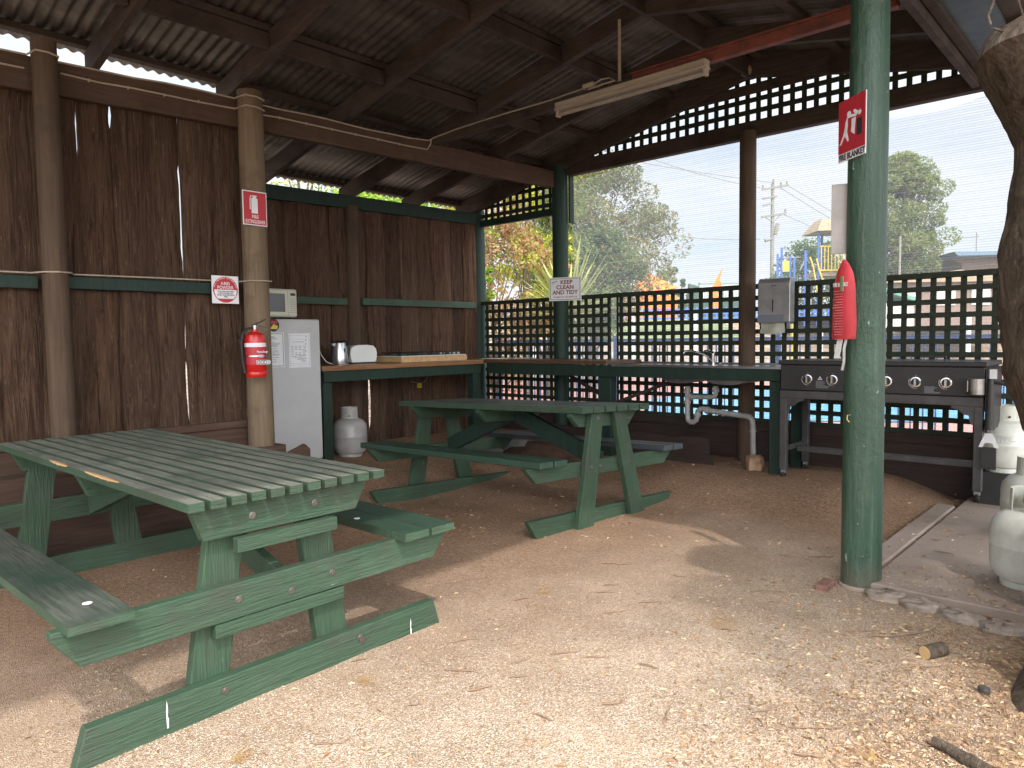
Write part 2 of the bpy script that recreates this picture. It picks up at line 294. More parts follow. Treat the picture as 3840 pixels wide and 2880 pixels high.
# ------------------------------------------------------------------ mesh helpers
class MB:
    def __init__(s): s.v = []; s.f = []; s.mi = []; s.mats = []
    def mat(s, m):
        if m not in s.mats: s.mats.append(m)
        return s.mats.index(m)
    def add(s, vs, fs, m=None):
        b = len(s.v); s.v += [tuple(x) for x in vs]; s.f += [tuple(i+b for i in f) for f in fs]; k = s.mat(m) if m else 0; s.mi += [k]*len(fs); return s
    def box(s, x0, x1, y0, y1, z0, z1, m=None, T=None):
        vs = [Vector((x, y, z)) for x in (x0, x1) for y in (y0, y1) for z in (z0, z1)]
        if T: vs = [T @ p for p in vs]
        return s.add(vs, [(0, 1, 3, 2), (4, 6, 7, 5), (0, 4, 5, 1), (2, 3, 7, 6), (0, 2, 6, 4), (1, 5, 7, 3)], m)
    def bar(s, a, b, w, h, up=(0, 0, 1), m=None):      # rectangular bar a-b, width w (sideways), height h (along up)
        a, b, up = Vector(a), Vector(b), Vector(up); d = (b-a).normalized(); sd = d.cross(up).normalized(); u2 = sd.cross(d).normalized()
        vs = [p+sd*sx*w/2+u2*sz*h/2 for p in (a, b) for sx in (-1, 1) for sz in (-1, 1)]
        return s.add(vs, [(0, 1, 3, 2), (4, 6, 7, 5), (0, 4, 5, 1), (2, 3, 7, 6), (0, 2, 6, 4), (1, 5, 7, 3)], m)
    def prism(s, poly, axis, a, b, m=None):            # poly in the other two axes
        def P(p, t):
            return {'x': (t, p[0], p[1]), 'y': (p[0], t, p[1]), 'z': (p[0], p[1], t)}[axis]
        n = len(poly); vs = [P(p, a) for p in poly]+[P(p, b) for p in poly]
        return s.add(vs, [tuple(range(n)), tuple(range(2*n-1, n-1, -1))]+[(i, i+n, (i+1) % n+n, (i+1) % n) for i in range(n)], m)
    def tube(s, pts, r, n=8, m=None, caps=True):
        pts = [Vector(p) for p in pts]; rs = r if isinstance(r, (list, tuple)) else [r]*len(pts)
        vs = []; fs = []; ref = None
        for i, p in enumerate(pts):
            d = (pts[min(i+1, len(pts)-1)]-pts[max(i-1, 0)]).normalized()
            if ref is None: ref = d.orthogonal().normalized()
            else: ref = (ref-d*ref.dot(d)).normalized()
            b = d.cross(ref)
            for k in range(n):
                t = 2*math.pi*k/n; vs.append(p+(ref*math.cos(t)+b*math.sin(t))*rs[i])
        for i in range(len(pts)-1):
            for k in range(n): fs.append((i*n+k, i*n+(k+1) % n, (i+1)*n+(k+1) % n, (i+1)*n+k))
        if caps: fs += [tuple(range(n-1, -1, -1)), tuple((len(pts)-1)*n+k for k in range(n))]
        return s.add(vs, fs, m)
    def lathe(s, prof, n=24, c=(0, 0, 0), m=None, T=None):  # prof [(r,z)]
        vs = []; fs = []
        for r, z in prof:
            for k in range(n):
                t = 2*math.pi*k/n; p = Vector((c[0]+r*math.cos(t), c[1]+r*math.sin(t), c[2]+z)); vs.append(T @ p if T else p)
        for i in range(len(prof)-1):
            for k in range(n): fs.append((i*n+k, i*n+(k+1) % n, (i+1)*n+(k+1) % n, (i+1)*n+k))
        fs += [tuple(range(n-1, -1, -1)), tuple((len(prof)-1)*n+k for k in range(n))]
        return s.add(vs, fs, m)
    def build(s, name, mat=None, parent=None, smooth=False, bevel=0, loc=None, rz=0, solid=0):
        me = bpy.data.meshes.new(name); me.from_pydata(s.v, [], s.f)
        ms = s.mats if s.mats else [mat]
        for mm in ms: me.materials.append(M[mm] if isinstance(mm, str) else mm)
        if s.mats:
            for p, k in zip(me.polygons, s.mi): p.material_index = k
        me.validate(); me.update()
        bm = bmesh.new(); bm.from_mesh(me); bmesh.ops.recalc_face_normals(bm, faces=bm.faces) if len(bm.faces) < 20000 else None; bm.to_mesh(me); bm.free()
        o = bpy.data.objects.new(name, me); COL.objects.link(o)
        if parent is not None: o.parent = parent
        if loc is not None: o.location = loc; o.rotation_euler = (0, 0, rz)
        if smooth:
            for p in me.polygons: p.use_smooth = True
            e = o.modifiers.new('e', 'EDGE_SPLIT'); e.split_angle = R(38)
        if bevel: b = o.modifiers.new('b', 'BEVEL'); b.width = bevel; b.segments = 1; b.limit_method = 'ANGLE'
        if solid: b = o.modifiers.new('s', 'SOLIDIFY'); b.thickness = solid
        return o
def tag(o, label=None, cat=None, group=None, kind=None):
    for k, v in (('label', label), ('category', cat), ('group', group), ('kind', kind)):
        if v: o[k] = v
    return o
def thing(name, label, cat, loc, rz=0, group=None):
    o = bpy.data.objects.new(name, None); COL.objects.link(o); o.location = loc; o.rotation_euler = (0, 0, rz); o.empty_display_size = .1
    return tag(o, label, cat, group)
def text(s, size, mat, parent, loc, rot=(R(90), 0, 0), align='CENTER', name='lettering', sx=1, bold=.0, shear=0):
    c = bpy.data.curves.new('t', 'FONT'); c.body = s; c.size = size; c.align_x = align; c.align_y = 'CENTER'; c.extrude = .0004; c.offset = bold; c.shear = shear; c.resolution_u = 3; c.space_line = .95
    t = bpy.data.objects.new('t', c); COL.objects.link(t); dg = bpy.context.evaluated_depsgraph_get(); dg.update()
    me = bpy.data.meshes.new_from_object(t.evaluated_get(dg)); bpy.data.objects.remove(t)
    me.materials.clear(); me.materials.append(M[mat]); me.name = name
    o = bpy.data.objects.new(name, me); COL.objects.link(o); o.parent = parent; o.location = loc; o.rotation_euler = rot; o.scale = (sx, 1, 1)
    return o
YA = YAW+R(90)   # things on the long wall: local x = +v, local -y = +u (towards the yard)
# ------------------------------------------------------------------ ground, slab, pool surroundings
g = MB(); nu, nv = 150, 190; us = [-1.2+ (i/nu)**1.15*15 for i in range(nu+1)]; vs_ = [.0-(j/nv)**1.2*17 for j in range(nv+1)]
g.v = [(u, v, gz(u, v)) for v in vs_ for u in us]
g.f = [(j*(nu+1)+i, (j+1)*(nu+1)+i, (j+1)*(nu+1)+i+1, j*(nu+1)+i+1) for j in range(nv) for i in range(nu)]; g.mi = [0]*len(g.f)
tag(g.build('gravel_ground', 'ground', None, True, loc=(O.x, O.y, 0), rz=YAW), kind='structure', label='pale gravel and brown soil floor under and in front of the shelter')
b = MB(); b.box(-400, 400, -200, 900, -1, -.09); tag(b.build('outer_ground', 'mulch'), kind='structure')
b = MB(); pts = [gnd(1500, 1470, -.06), gnd(1500, 1700, -.06), gnd(4700, 1640, -.06), gnd(4700, 1335, -.06), gnd(3760, 1338, -.06), gnd(2700, 1378, -.06), gnd(2100, 1402, -.06)]
b.add([(p.x, p.y, z) for z in (-.06, -.4) for p in pts], [tuple(range(7)), tuple(range(13, 6, -1))]+[(i, i+7, (i+1) % 7+7, (i+1) % 7) for i in range(7)])
tag(b.build('pool_deck', 'deck'), kind='structure')
b = MB(); pts = [gnd(2425, 1572, -.05), gnd(4300, 1592, -.05), gnd(4300, 1425, -.05), gnd(3752, 1432, -.05), gnd(2709, 1455, -.05), gnd(2432, 1502, -.05)]
b.add([(p.x, p.y, -.045) for p in pts], [tuple(range(6))]); tag(b.build('pool_water', 'water'), kind='structure')
# bank rising behind the pool
b = MB(); n = 60
rows = [(21, -.1), (23, .25), (26, 1.0), (29, 1.75), (32, 2.0), (60, 2.1), (140, 2.2)]
for Y, z in rows:
    for i in range(n+1):
        x = -40+i*90/n; yy = Y+(3.0*math.sin(x*.13)+.6*noise.noise(Vector((x*.5, Y, 0))) if Y < 31 else 0) + (2.5 if x > 12 and Y < 31 else 0)
        b.v.append((x, yy, z+.12*noise.noise(Vector((x*.8, Y*.5, 1)))))
b.f = [(j*(n+1)+i, j*(n+1)+i+1, (j+1)*(n+1)+i+1, (j+1)*(n+1)+i) for j in range(len(rows)-1) for i in range(n)]; b.mi = [0]*len(b.f)
o = b.build('mulched_bank', 'mulch', None, True); tag(o, kind='structure')
o.data.materials.append(M['mulch2']); o.data.materials.append(M['grass'])
for p in o.data.polygons:
    c = p.center
    if c.x > 9 and c.y < 34: p.material_index = 1
    if (4 < c.x < 10 and 28 < c.y < 32) or c.y > 34: p.material_index = 2
# concrete slab with timber edging
b = MB(); b.prism([(4.93, -2.45), (9, -2.5), (9, -.02), (4.93, -.02)], 'z', -.05, .045); tag(b.build('concrete_slab', 'concrete', None, False, .006, (O.x, O.y, 0), YAW), kind='structure')
b = MB(); b.box(4.80, 4.915, -2.2, -.45, -.05, .05); tag(b.build('slab_edging', 'concrete', None, False, .008, (O.x, O.y, 0), YAW), kind='structure')
for i in range(7):
    u, v, l, h, rr = 5.04+i*.155, -2.50-.035*min(i, 3), .19, .05-.004*(i % 3), (-.12, .1, -.05, .08, 0, -.1, .05)[i]
    b = MB(); N1, N2 = 22, 9
    for a in range(N2+1):
        for c in range(N1):
            t = 2*math.pi*c/N1; ph = math.pi/2*a/N2; r = max(0, math.cos(ph))**.35; d = Vector((math.cos(t)*1.3+i*7, math.sin(t)*1.3, ph*1.2)); nn = 1+.3*noise.noise(d)+.16*noise.noise(d*3.3)
            b.v.append((l/2*r*math.cos(t)*nn, .055*r*math.sin(t)*nn, h*math.sin(ph)*(nn+.25*noise.noise(d*4))-.006))
    b.f = [(a*N1+c, a*N1+(c+1) % N1, (a+1)*N1+(c+1) % N1, (a+1)*N1+c) for a in range(N2) for c in range(N1)]; b.mi = [0]*len(b.f)
    nm = ['beside the foot of the green pole', 'second from the green pole', 'third from the green pole', 'fourth from the green pole', 'fifth from the green pole', 'sixth from the green pole', 'furthest from the green pole'][i]
    tag(b.build('edging_stone', 'edgerock', None, True, loc=W(u, v, -.005), rz=YAW+rr), 'rough broken edging stone along the slab, '+nm, 'stone', 'stones edging the concrete slab')
# ------------------------------------------------------------------ shelter
SL = .2105
def rb(u): return 2.75+SL*u if u < 3.25 else 2.75+SL*3.25-SL*(u-3.25)   # rafter underside
sh = thing('picnic_shelter', 'open timber picnic shelter with gabled corrugated iron roof on round poles', 'shelter', (O.x, O.y, 0), YAW)
vr = [-.075, -.9, -1.72, -2.68, -3.6, -4.45, -5.4, -6.3, -7.2]
for i, v in enumerate(vr):
    for side in (0, 1):
        if side == 0: ua, ub = (-.42 if v > -3.5 else .86), 3.25
        else: ua, ub = 3.25, 5.28
        d = .15 if i else .20; wd = .05 if i % 2 else .058
        b = MB(); b.prism([(ua, rb(ua)), (ub, rb(ub)), (ub, rb(ub)+d), (ua, rb(ua)+d)], 'y', v-wd/2, v+wd/2)
        b.build('rafter', 'rafter', sh, bevel=.004)
for u0 in (-.36, .9, 1.6, 2.5, 3.16, 3.34, 4.0, 4.9, 5.22):
    z0 = rb(u0)+.152; v1 = .02 if u0 != -.36 else .02; v0 = -7.3 if u0 > 0 else -3.45
    b = MB(); b.box(u0-.035, u0+.035, v0, v1-.035, z0, z0+.042); b.build('purlin', 'rafter', sh, bevel=.003)
# short noggings between rafters
for u0 in (1.62, 2.52):
    for a, c in zip(vr[1:-1], vr[2:]):
        b = MB(); b.box(u0-.02, u0+.02, c+.031, a-.031, rb(u0)+.03, rb(u0)+.13); b.build('nogging', 'rafter', sh, bevel=.003)
def sheet(ua, ub, v0, v1, zf, name='roof_sheet'):
    b = MB(); nn = int((v1-v0)/.076*8); ncol = 6
    for j in range(nn+1):
        v = v0+(v1-v0)*j/nn
        for k in range(ncol+1): u = ua+(ub-ua)*k/ncol; b.v.append((u, v, zf(u)+.009*math.sin(2*math.pi*v/.076)))
    q = ncol+1
    b.f = [(j*q+k, j*q+k+1, (j+1)*q+k+1, (j+1)*q+k) for j in range(nn) for k in range(ncol)]; b.mi = [0]*len(b.f)
    o = b.build(name, 'iron', sh, solid=.001)
    for p in o.data.polygons: p.use_smooth = True
zs = lambda u: rb(u)+.206
sheet(-.52, 3.25, -3.45, .3, zs); sheet(.74, 3.25, -7.4, -3.45, zs); sheet(3.25, 5.36, -7.4, .3, zs)
b = MB(); b.prism([(3.1, zs(3.1)+.012), (3.25, zs(3.25)+.025), (3.4, zs(3.4)+.012), (3.25, zs(3.25)+.04)], 'y', -7.4, .3); b.build('ridge_cap', 'iron', sh)
b = MB(); b.box(3.235, 3.265, -7.3, -.01, rb(3.25)-.0, rb(3.25)+.15); b.build('ridge_board', 'rafter', sh)
# round poles
def pole(name, u, v, z0, z1, r0, r1, mat, seed=0, n=20):
    b = MB(); K = 26; vsr = []
    for k in range(K+1):
        z = z0+(z1-z0)*k/K; r = r0+(r1-r0)*k/K
        for i in range(n):
            t = 2*math.pi*i/n; rr = r*(1+.03*noise.noise(Vector((math.cos(t)*2, math.sin(t)*2, z*.9+seed)))+.012*noise.noise(Vector((math.cos(t)*7, math.sin(t)*7, z*4+seed))))
            vsr.append((u+rr*math.cos(t), v+rr*math.sin(t), z))
    fs = [(k*n+i, k*n+(i+1) % n, (k+1)*n+(i+1) % n, (k+1)*n+i) for k in range(K) for i in range(n)]+[tuple(K*n+i for i in range(n))]
    b.add(vsr, fs); o = b.build(name, mat, sh, True); return o
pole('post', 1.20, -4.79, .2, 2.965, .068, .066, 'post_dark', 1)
pole('post', 1.20, -3.55, .0, 2.975, .092, .084, 'post', 2)
pole('post', 1.155, -.06, .0, 3.05, .082, .085, 'poledark', 3)
pole('post', -.17, .0, .0, 2.76, .1, .098, 'poledark', 4)
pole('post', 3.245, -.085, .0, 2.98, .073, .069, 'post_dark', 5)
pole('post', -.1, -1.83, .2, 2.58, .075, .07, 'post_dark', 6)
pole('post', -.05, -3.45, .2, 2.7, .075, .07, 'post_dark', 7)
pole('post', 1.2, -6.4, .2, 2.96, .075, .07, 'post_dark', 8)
o = pole('post', 4.888, -2.385, -.02, 3.085, .093, .083, 'greenpole', 9, 28); o['label'] = 'thick glossy green pole'
b = MB(); b.lathe([(.103, -.02), (.101, .012), (.096, .016)], 20, (4.888, -2.385, 0)); b.build('post_footing', 'concrete', sh)
# beams
def beam(name, u0, u1, v0, v1, z0, z1, mat, **k): b = MB(); b.box(u0, u1, v0, v1, z0, z1); return b.build(name, mat, sh, bevel=.005, **k)
b = MB(); b.prism([(-7.3, 2.60), (-5, 2.68), (-3.5, 2.738), (-.14, 2.815), (-.14, 2.99), (-3.5, 2.935), (-5, 2.872), (-7.3, 2.78)], 'x', 1.09, 1.15); b.build('wall_beam', 'beam', sh, bevel=.006)
beam('lattice_beam', 1.24, 5.35, -.045, .035, 2.94, 3.075, 'rafter')
beam('lattice_beam', -.08, 1.07, -.03, .03, 2.56, 2.635, 'poledark')
b = MB(); b.prism([(-3.4, 2.52), (-.1, 2.58), (-.1, 2.71), (-3.4, 2.65)], 'x', -.12, -.06); b.build('wall_plate', 'green_dark', sh, bevel=.004)
beam('eave_beam', 4.88, 4.93, -7.3, -2.48, 2.95, 3.085, 'rafter'); beam('eave_beam', 4.88, 4.93, -2.28, -.06, 2.95, 3.085, 'rafter')
beam('tie_beam', 1.16, 3.25, -1.84, -1.78, 2.945, 3.0, 'rafter')
o = beam('tie_beam', 3.22, 4.86, -1.845, -1.79, 2.95, 3.025, 'rust'); o['label'] = 'rust red steel tie beam'
b = MB(); b.box(3.22, 4.86, -1.86, -1.846, 3.012, 3.025); b.build('tie_beam_flange', 'rust', sh)
beam('collar_tie', 1.9, 4.7, -.035, -.012, 3.31, 3.395, 'rafter')
# lean-to roof over the slab on the right
b = MB(); b.box(4.99, 5.2, -3.1, .3, 3.03, 3.055, 'bluebeam'); b.box(4.94, 4.99, -7.0, .3, 3.0, 3.12, 'rafter'); b.build('fascia', None, sh)
b = MB(); b.prism([(5.2, 3.06), (9.5, 3.5), (9.5, 3.53), (5.2, 3.09)], 'y', -3.1, .5); b.build('lean_to_roof', 'rustroof', sh)
# gable lattice
PP = .0976; SW = .039
def lattice(parent, u0, k0, k1, ztop, rows, zcap=None, v=0.0, extra_last=True, name='lattice_panel'):
    b = MB()
    zb = ztop-(rows)*PP
    for k in range(k0, k1+1):
        u = u0+k*PP; zt = ztop+SW if zcap is None else min(ztop+SW, zcap(u-.018))
        if zt > zb+.02: b.box(u-SW, u, v+.004, v+.016, zb, zt)
    for r in range(rows+1):
        z = ztop-r*PP; ua = u0+k0*PP-SW; ue = u0+k1*PP
        if zcap is not None:
            while zcap(ua) < z+SW and ua < ue: ua += .02
            while zcap(ue) < z+SW and ue > ua: ue -= .02
        if ue-ua > .04: b.box(ua, ue, v-.012, v+.0035, z, z+SW)
    return b.build(name, 'lattice', parent)
capf = lambda u: rb(u)+.2
lattice(sh, 0.01, -1, 11, 2.953, 4, capf, name='gable_lattice')
lattice(sh, 1.36, -1, 40, 3.44, 4, capf, name='gable_lattice')
# ------------------------------------------------------------------ lattice fence wall
lf = thing('lattice_fence', 'dark green waist high timber lattice screen at the back of the shelter', 'fence', (O.x, O.y, 0), YAW)
ZT = 1.6419
lattice(lf, 0, 0, 11, ZT, 12); lattice(lf, 1.3588, -2, 4, ZT, 12); lattice(lf, 1.8967, 0, 24, ZT, 12); lattice(lf, 4.3801, 0, 11, ZT, 12)
b = MB(); b.box(-.09, 1.1, -.035, .03, 1.642, 1.682); b.box(1.24, 5.45, -.035, .03, 1.642, 1.684); b.build('top_rail', 'lattice', lf, bevel=.003)
b = MB(); b.box(-.09, 3.2, -.03, -.012, .40, .475); b.box(3.3, 5.4, -.03, -.012, .40, .475); o = b.build('base_board', 'dirtwood', lf, bevel=.003)
b = MB(); b.box(-.09, 5.5, -.01, .012, -.05, .47); b.build('kick_panel', 'dirtwood', lf)
b = MB(); b.box(5.42, 5.5, -.05, .03, 0, 1.75); b.build('end_post', 'lattice', lf)
b = MB(); b.box(1.833, 1.852, -.012, .0, .47, 1.64); b.build('joint_batten', 'lattice', lf)
b = MB(); b.box(1.252, 1.272, -.04, .03, 2.45, 2.938); b.build('edge_batten', 'green_dark', sh, bevel=.002)
# retaining boards in front of the screen
rt = thing('retaining_board', 'low dark sagging retaining board standing under the sink bench', 'board', W(1.3, -.5, 0), YAW)
b = MB(); pts = []
for i in range(21): pts.append((i*.09, .36+.012*math.sin(i*1.1)+.006*math.sin(i*2.7)))
b.prism([(0, 0), (1.8, 0)]+pts[::-1], 'y', 0, .02); b.build('board', 'dirtwood', rt)
b = MB(); b.box(0, 1.85, -.012, -.001, 0, .225); b.build('board', 'dirtwood', rt)
# ------------------------------------------------------------------ bark slab walls
def slabwall(name, label, u, v0, v1, zb, zt, edges, gaps, mat='bark', seed=0):
    w = thing(name, label, 'wall', (O.x, O.y, 0), YAW)
    es = [v0]+edges+[v1]
    def ex(v, z, side):     # edge position
        x = v+.012*noise.noise(Vector((v*9, z*2.2, seed)))+.005*noise.noise(Vector((v*9, z*12, seed)))
        gp = 0
        for (gv, z0, z1, wd) in gaps:
            if abs(gv-v) < .02 and z0 < z < z1:
                gp = wd*(math.sin(math.pi*(z-z0)/(z1-z0))**.45)*(.75+.5*noise.noise(Vector((z*14, gv, side))))
                return x+side*gp/2, True
        isg = any(abs(gv-v) < .02 for gv, *_ in gaps)
        return x+side*(-.0015 if isg else -.014), isg
    for k in range(len(es)-1):
        b = MB(); NX, NZ = 12, 46; off = (.018 if k % 2 else 0)
        a0 = noise.noise(Vector((k*3.1, seed, 0)))*.02
        for side in (0, 1):
            for j in range(NZ+1):
                z = zb+(zt-zb)*j/NZ
                L_, _ = ex(es[k], z, 1); R_, _ = ex(es[k+1], z, -1)
                for i in range(NX+1):
                    t = i/NX; v = L_+(R_-L_)*t
                    bulge = .024*math.sin(math.pi*t)
                    if side == 0:
                        d = .015*noise.noise(Vector((v*16, z*1.3, k+seed)))+.009*noise.noise(Vector((v*45, z*3.5, k)))+bulge
                        b.v.append((u+off+d+a0*(z-1.5)*.5, v, z))
                    else: b.v.append((u+off-.02+a0*(z-1.5)*.5, v, z))
        q = NX+1; n2 = q*(NZ+1)
        for j in range(NZ):
            for i in range(NX):
                b.f.append((j*q+i, j*q+i+1, (j+1)*q+i+1, (j+1)*q+i)); b.f.append((n2+j*q+i, n2+(j+1)*q+i, n2+(j+1)*q+i+1, n2+j*q+i+1))
            b.f.append((j*q, (j+1)*q, n2+(j+1)*q, n2+j*q)); b.f.append((j*q+NX, n2+j*q+NX, n2+(j+1)*q+NX, (j+1)*q+NX))
        b.f.append(tuple(list(range(q))+list(range(n2+q-1, n2-1, -1)))); b.f.append(tuple(list(range(NZ*q, NZ*q+q))+list(range(n2+NZ*q+q-1, n2+NZ*q-1, -1))))
        b.mi = [0]*len(b.f); b.build('bark_slab', mat, w, True)
    return w
lw = slabwall('slab_wall', 'long dark brown wall of upright bark edged timber slabs behind the near picnic table', 1.05, -7.3, -3.47, .68, 2.80,
    [-6.9, -6.5, -6.15, -5.75, -5.42, -5.065, -4.83, -4.607, -4.41, -4.2, -3.995, -3.78],
    [(-4.607, 2.36, 2.71, .017), (-4.41, 2.6, 2.71, .02), (-3.995, 1.66, 2.42, .016), (-3.995, .69, 1.12, .022), (-3.995, 1.16, 1.5, .009), (-5.065, 1.75, 2.2, .012)])
b = MB(); b.box(1.085, 1.135, -7.3, -4.86, 1.562, 1.638); b.box(1.085, 1.135, -4.725, -3.64, 1.57, 1.645); b.build('mid_rail', 'green_dark', lw, bevel=.004)
b = MB(); b.box(1.09, 1.14, -7.3, -3.62, .635, .685); b.build('bottom_rail', 'sleeper', lw, bevel=.004)
aw = slabwall('slab_wall', 'shorter wall of brown bark slabs behind the fridge and cooking counter', -.13, -3.4, -.09, .05, 2.60,
    [-3.1, -2.85, -2.55, -2.285, -2.06, -1.84, -1.64, -1.42, -1.2, -.98, -.76, -.5, -.28],
    [(-2.285, 1.66, 2.15, .012), (-2.285, 1.35, 1.6, .016), (-1.64, .35, .86, .03), (-1.42, 2.38, 2.56, .008), (-.98, 2.1, 2.5, .005), (-.28, .9, 2.2, .004)], seed=5)
b = MB(); b.box(-.1, -.055, -3.4, -1.92, 1.594, 1.662); b.box(-.1, -.055, -1.74, -.13, 1.6, 1.672); o = b.build('mid_rail', 'green', aw, bevel=.004)
b = MB(); b.box(-.1, 1.05, -3.50, -3.46, .2, 2.72); b.build('return_panel', 'bark', aw)
# raised earth and sleepers under the long wall
rs = thing('sleeper_wall', 'low red brown timber sleeper retaining wall below the slab wall', 'wall', (O.x, O.y, 0), YAW)
b = MB()
for k in range(2):
    nn = 40
    z0, z1 = (-.05, .235) if k == 0 else (.24, .5)
    for i in range(nn+1):
        v = -7.4+(7.4-3.42)*i/nn; f = .01*noise.noise(Vector((v*3, k, 0)))
        b.v += [(1.30+f, v, z0), (1.30+f+.004, v, z1+.01*noise.noise(Vector((v*2, k, 4)))), (1.02, v, z1-.005), (1.02, v, z0)]
    base = k*(nn+1)*4
    for i in range(nn):
        for c in range(4): b.f.append((base+i*4+c, base+i*4+(c+1) % 4, base+(i+1)*4+(c+1) % 4, base+(i+1)*4+c))
    b.f += [tuple(base+c for c in range(4)), tuple(base+nn*4+c for c in range(4))]
b.mi = [0]*len(b.f); b.build('sleeper', 'sleeper', rs)
b = MB(); b.box(1.03, 1.12, -7.4, -3.44, .49, .64); b.build('bottom_plank', 'sleeper', rs, bevel=.004)
o = thing('wooden_offcut', 'rough broken timber offcut leaning at the base of the bare post', 'offcut', W(1.36, -3.42, .3), YAW)
b = MB(); b.prism([(-.1, .0), (.14, .0), (.14, .16), (.1, .2), (-.04, .15), (-.1, .12)], 'x', 0, .04); b.build('offcut_board', 'sleeper', o, bevel=.004)
# ------------------------------------------------------------------ picnic tables
def board_yz(mb, poly, x0, x1): mb.prism(poly, 'x', x0, x1)
def bolt(parent, x, y, z, r=.011, s=1):
    b = MB(); T = Matrix.Translation((x, y, z)) @ Matrix.Rotation(R(90), 4, 'Y'); b.lathe([(r*1.2, 0), (r*1.2, .002*s), (r*.72, .0025*s), (r*.7, .008*s)], 8, m=None, T=T); b.build('bolt', 'dsteel', parent)
def worn(b, x0, x1, y0, y1, z0, z1, top, side='green'):
    vs = [(x, y, z) for x in (x0, x1) for y in (y0, y1) for z in (z0, z1)]
    b.add(vs, [(0, 1, 3, 2), (4, 6, 7, 5), (0, 4, 5, 1), (2, 3, 7, 6), (0, 2, 6, 4)], side); b.add([vs[1], vs[5], vs[7], vs[3]], [(0, 1, 2, 3)], top); return b
def slats(n, W_, x0, x1, z1, t, gap, jitter=.004, yoff=0, top='green_top'):
    b = MB(); p = (W_+gap)/n
    for i in range(n):
        y = -W_/2+i*p+yoff; j = jitter*(random.random()-.5); dz = .0015*(random.random()-.5)
        worn(b, x0+j, x1+j*2, y, y+p-gap, z1-t+dz, z1+dz, top)
    return b
t1 = thing('picnic_table', 'green picnic table with many narrow weathered slats, nearest the camera', 'picnic table', (-.7607, 2.4925, 0), R(-41.7079), 'green picnic tables under the shelter')
zt = .732
slats(11, .763, -2.226, 0, zt, .029, .019).build('tabletop', None, t1)
for xs, xe in ((-1.36, -1.12), (-.92, -.56)):
    b = MB(); nn = 26; P4 = []
    for i in range(nn+1):
        x = xs+(xe-xs)*i/nn; t_ = max(0, math.sin(math.pi*i/nn))**.5; w1 = t_*(.010+.012*abs(noise.noise(Vector((x*34, 1, 0))))); w2 = t_*(.006+.012*abs(noise.noise(Vector((x*41, 5, 0)))))
        b.v += [(x, -.3815+w1-.0005, zt+.0012), (x, -.3827, zt+.0012), (x, -.3827, zt-w2)]
    b.f = [f for i in range(nn) for f in ((i*3, i*3+3, i*3+4, i*3+1), (i*3+1, i*3+4, i*3+5, i*3+2))]; b.mi = [0]*len(b.f); b.build('chipped_edge', 'rawwood', t1)
for x, yb in ((-.06, 1), (-1.14, 1), (-2.1, 1)):
    b = MB(); board_yz(b, [(-.37, .702), (-.345, .685), (-.30 if x < -.1 else -.31, .585), (.29, .585), (.345, .69), (.355, .702)], x-.042, x); b.build('top_brace', 'green', t1, bevel=.003)
    if x != -1.14:
        sgn = 1 if x > -1 else -1
        for yt, yb2 in ((-.195, -.305), (.11, .215)):
            xx = x-.043 if sgn > 0 else x+.001
            b = MB(); board_yz(b, [(yt-.065, .70), (yt+.065, .70), (yb2+.068, -.01), (yb2-.068, -.01)], xx-.041, xx); b.build('leg', 'green_v', t1, bevel=.003)
for x in (-.06, -2.1):
    sg = 1 if x > -1 else -1; xf = x+.0
    b = MB(); board_yz(b, [(-.755, .421), (.755, .421), (.755, .395), (.684, .30), (-.684, .30), (-.755, .395)], xf-.042, xf); b.build('seat_bearer', 'green', t1, bevel=.003)
    b = MB(); board_yz(b, [(-.679, .112), (.679, .112), (.722, -.03), (-.722, -.03)], xf-.042, xf+.002); b.build('skid', 'green', t1, bevel=.003)
b = MB(); b.box(-.058, -.022, -.213, .178, .533, .581); b.build('cleat', 'green', t1, bevel=.002)
b = MB(); b.box(-.1, -.064, -.28, .227, .248, .296); b.build('cleat', 'green', t1, bevel=.002)
b = MB(); b.bar((-.12, 0, .36), (-1.08, 0, .64), .04, .09); b.build('diagonal_brace', 'green', t1, bevel=.003)
b = MB(); b.bar((-2.06, 0, .36), (-1.2, 0, .64), .04, .09); b.build('diagonal_brace', 'green', t1, bevel=.003)
b = MB(); worn(b, -2.226, .004, -.7296, -.553, .421, .45, 'green_seat'); b.build('seat', None, t1)
b = MB(); worn(b, -2.226, .004, .48, .608, .42, .452, 'green_seat2'); worn(b, -2.23, .008, .62, .746, .42, .45, 'green_seat2'); b.build('seat', None, t1)
for x, y, z in ((-.06, -.2, .366), (-.06, 0, .341), (-.06, .172, .364), (-.06, -.14, .642), (-.06, .106, .642), (-.058, -.26, .07), (-.058, .29, .075), (-.058, .3, .06)): bolt(t1, x+.001, y, z)
def sticker(parent, x, y, z):
    b = MB(); b.lathe([(.014, 0), (.0135, .0008)], 16, (x, y, z)); b.lathe([(.004, 0.0008), (.0035, .0012)], 8, (x, y, z)); b.build('sticker', 'paper', parent)
def tabinv(px, py, z, o, yaw): p = gnd(px, py, z); d = Vector((p.x-o[0], p.y-o[1])); return d.dot(Vector((math.cos(yaw), math.sin(yaw)))), d.dot(Vector((-math.sin(yaw), math.cos(yaw))))
x, y = tabinv(327, 2262, .451, (-.7607, 2.4925), R(-41.7079)); sticker(t1, x, y, .451)
x, y = tabinv(1338, 1944, .453, (-.7607, 2.4925), R(-41.7079)); sticker(t1, x, y, .453)
for y_, z_, hh in ((-.45, .02, .09), (.548, 0, .07)): b = MB(); b.prism([(y_-.002, z_), (y_+.003, z_), (y_+.004, z_+hh*.3), (y_+.001, z_+hh*.45), (y_+.003, z_+hh*.7), (y_, z_+hh), (y_-.003, z_+hh*.6)], 'x', -.0575, -.0568); b.build('paint_drip', 'tape', t1)
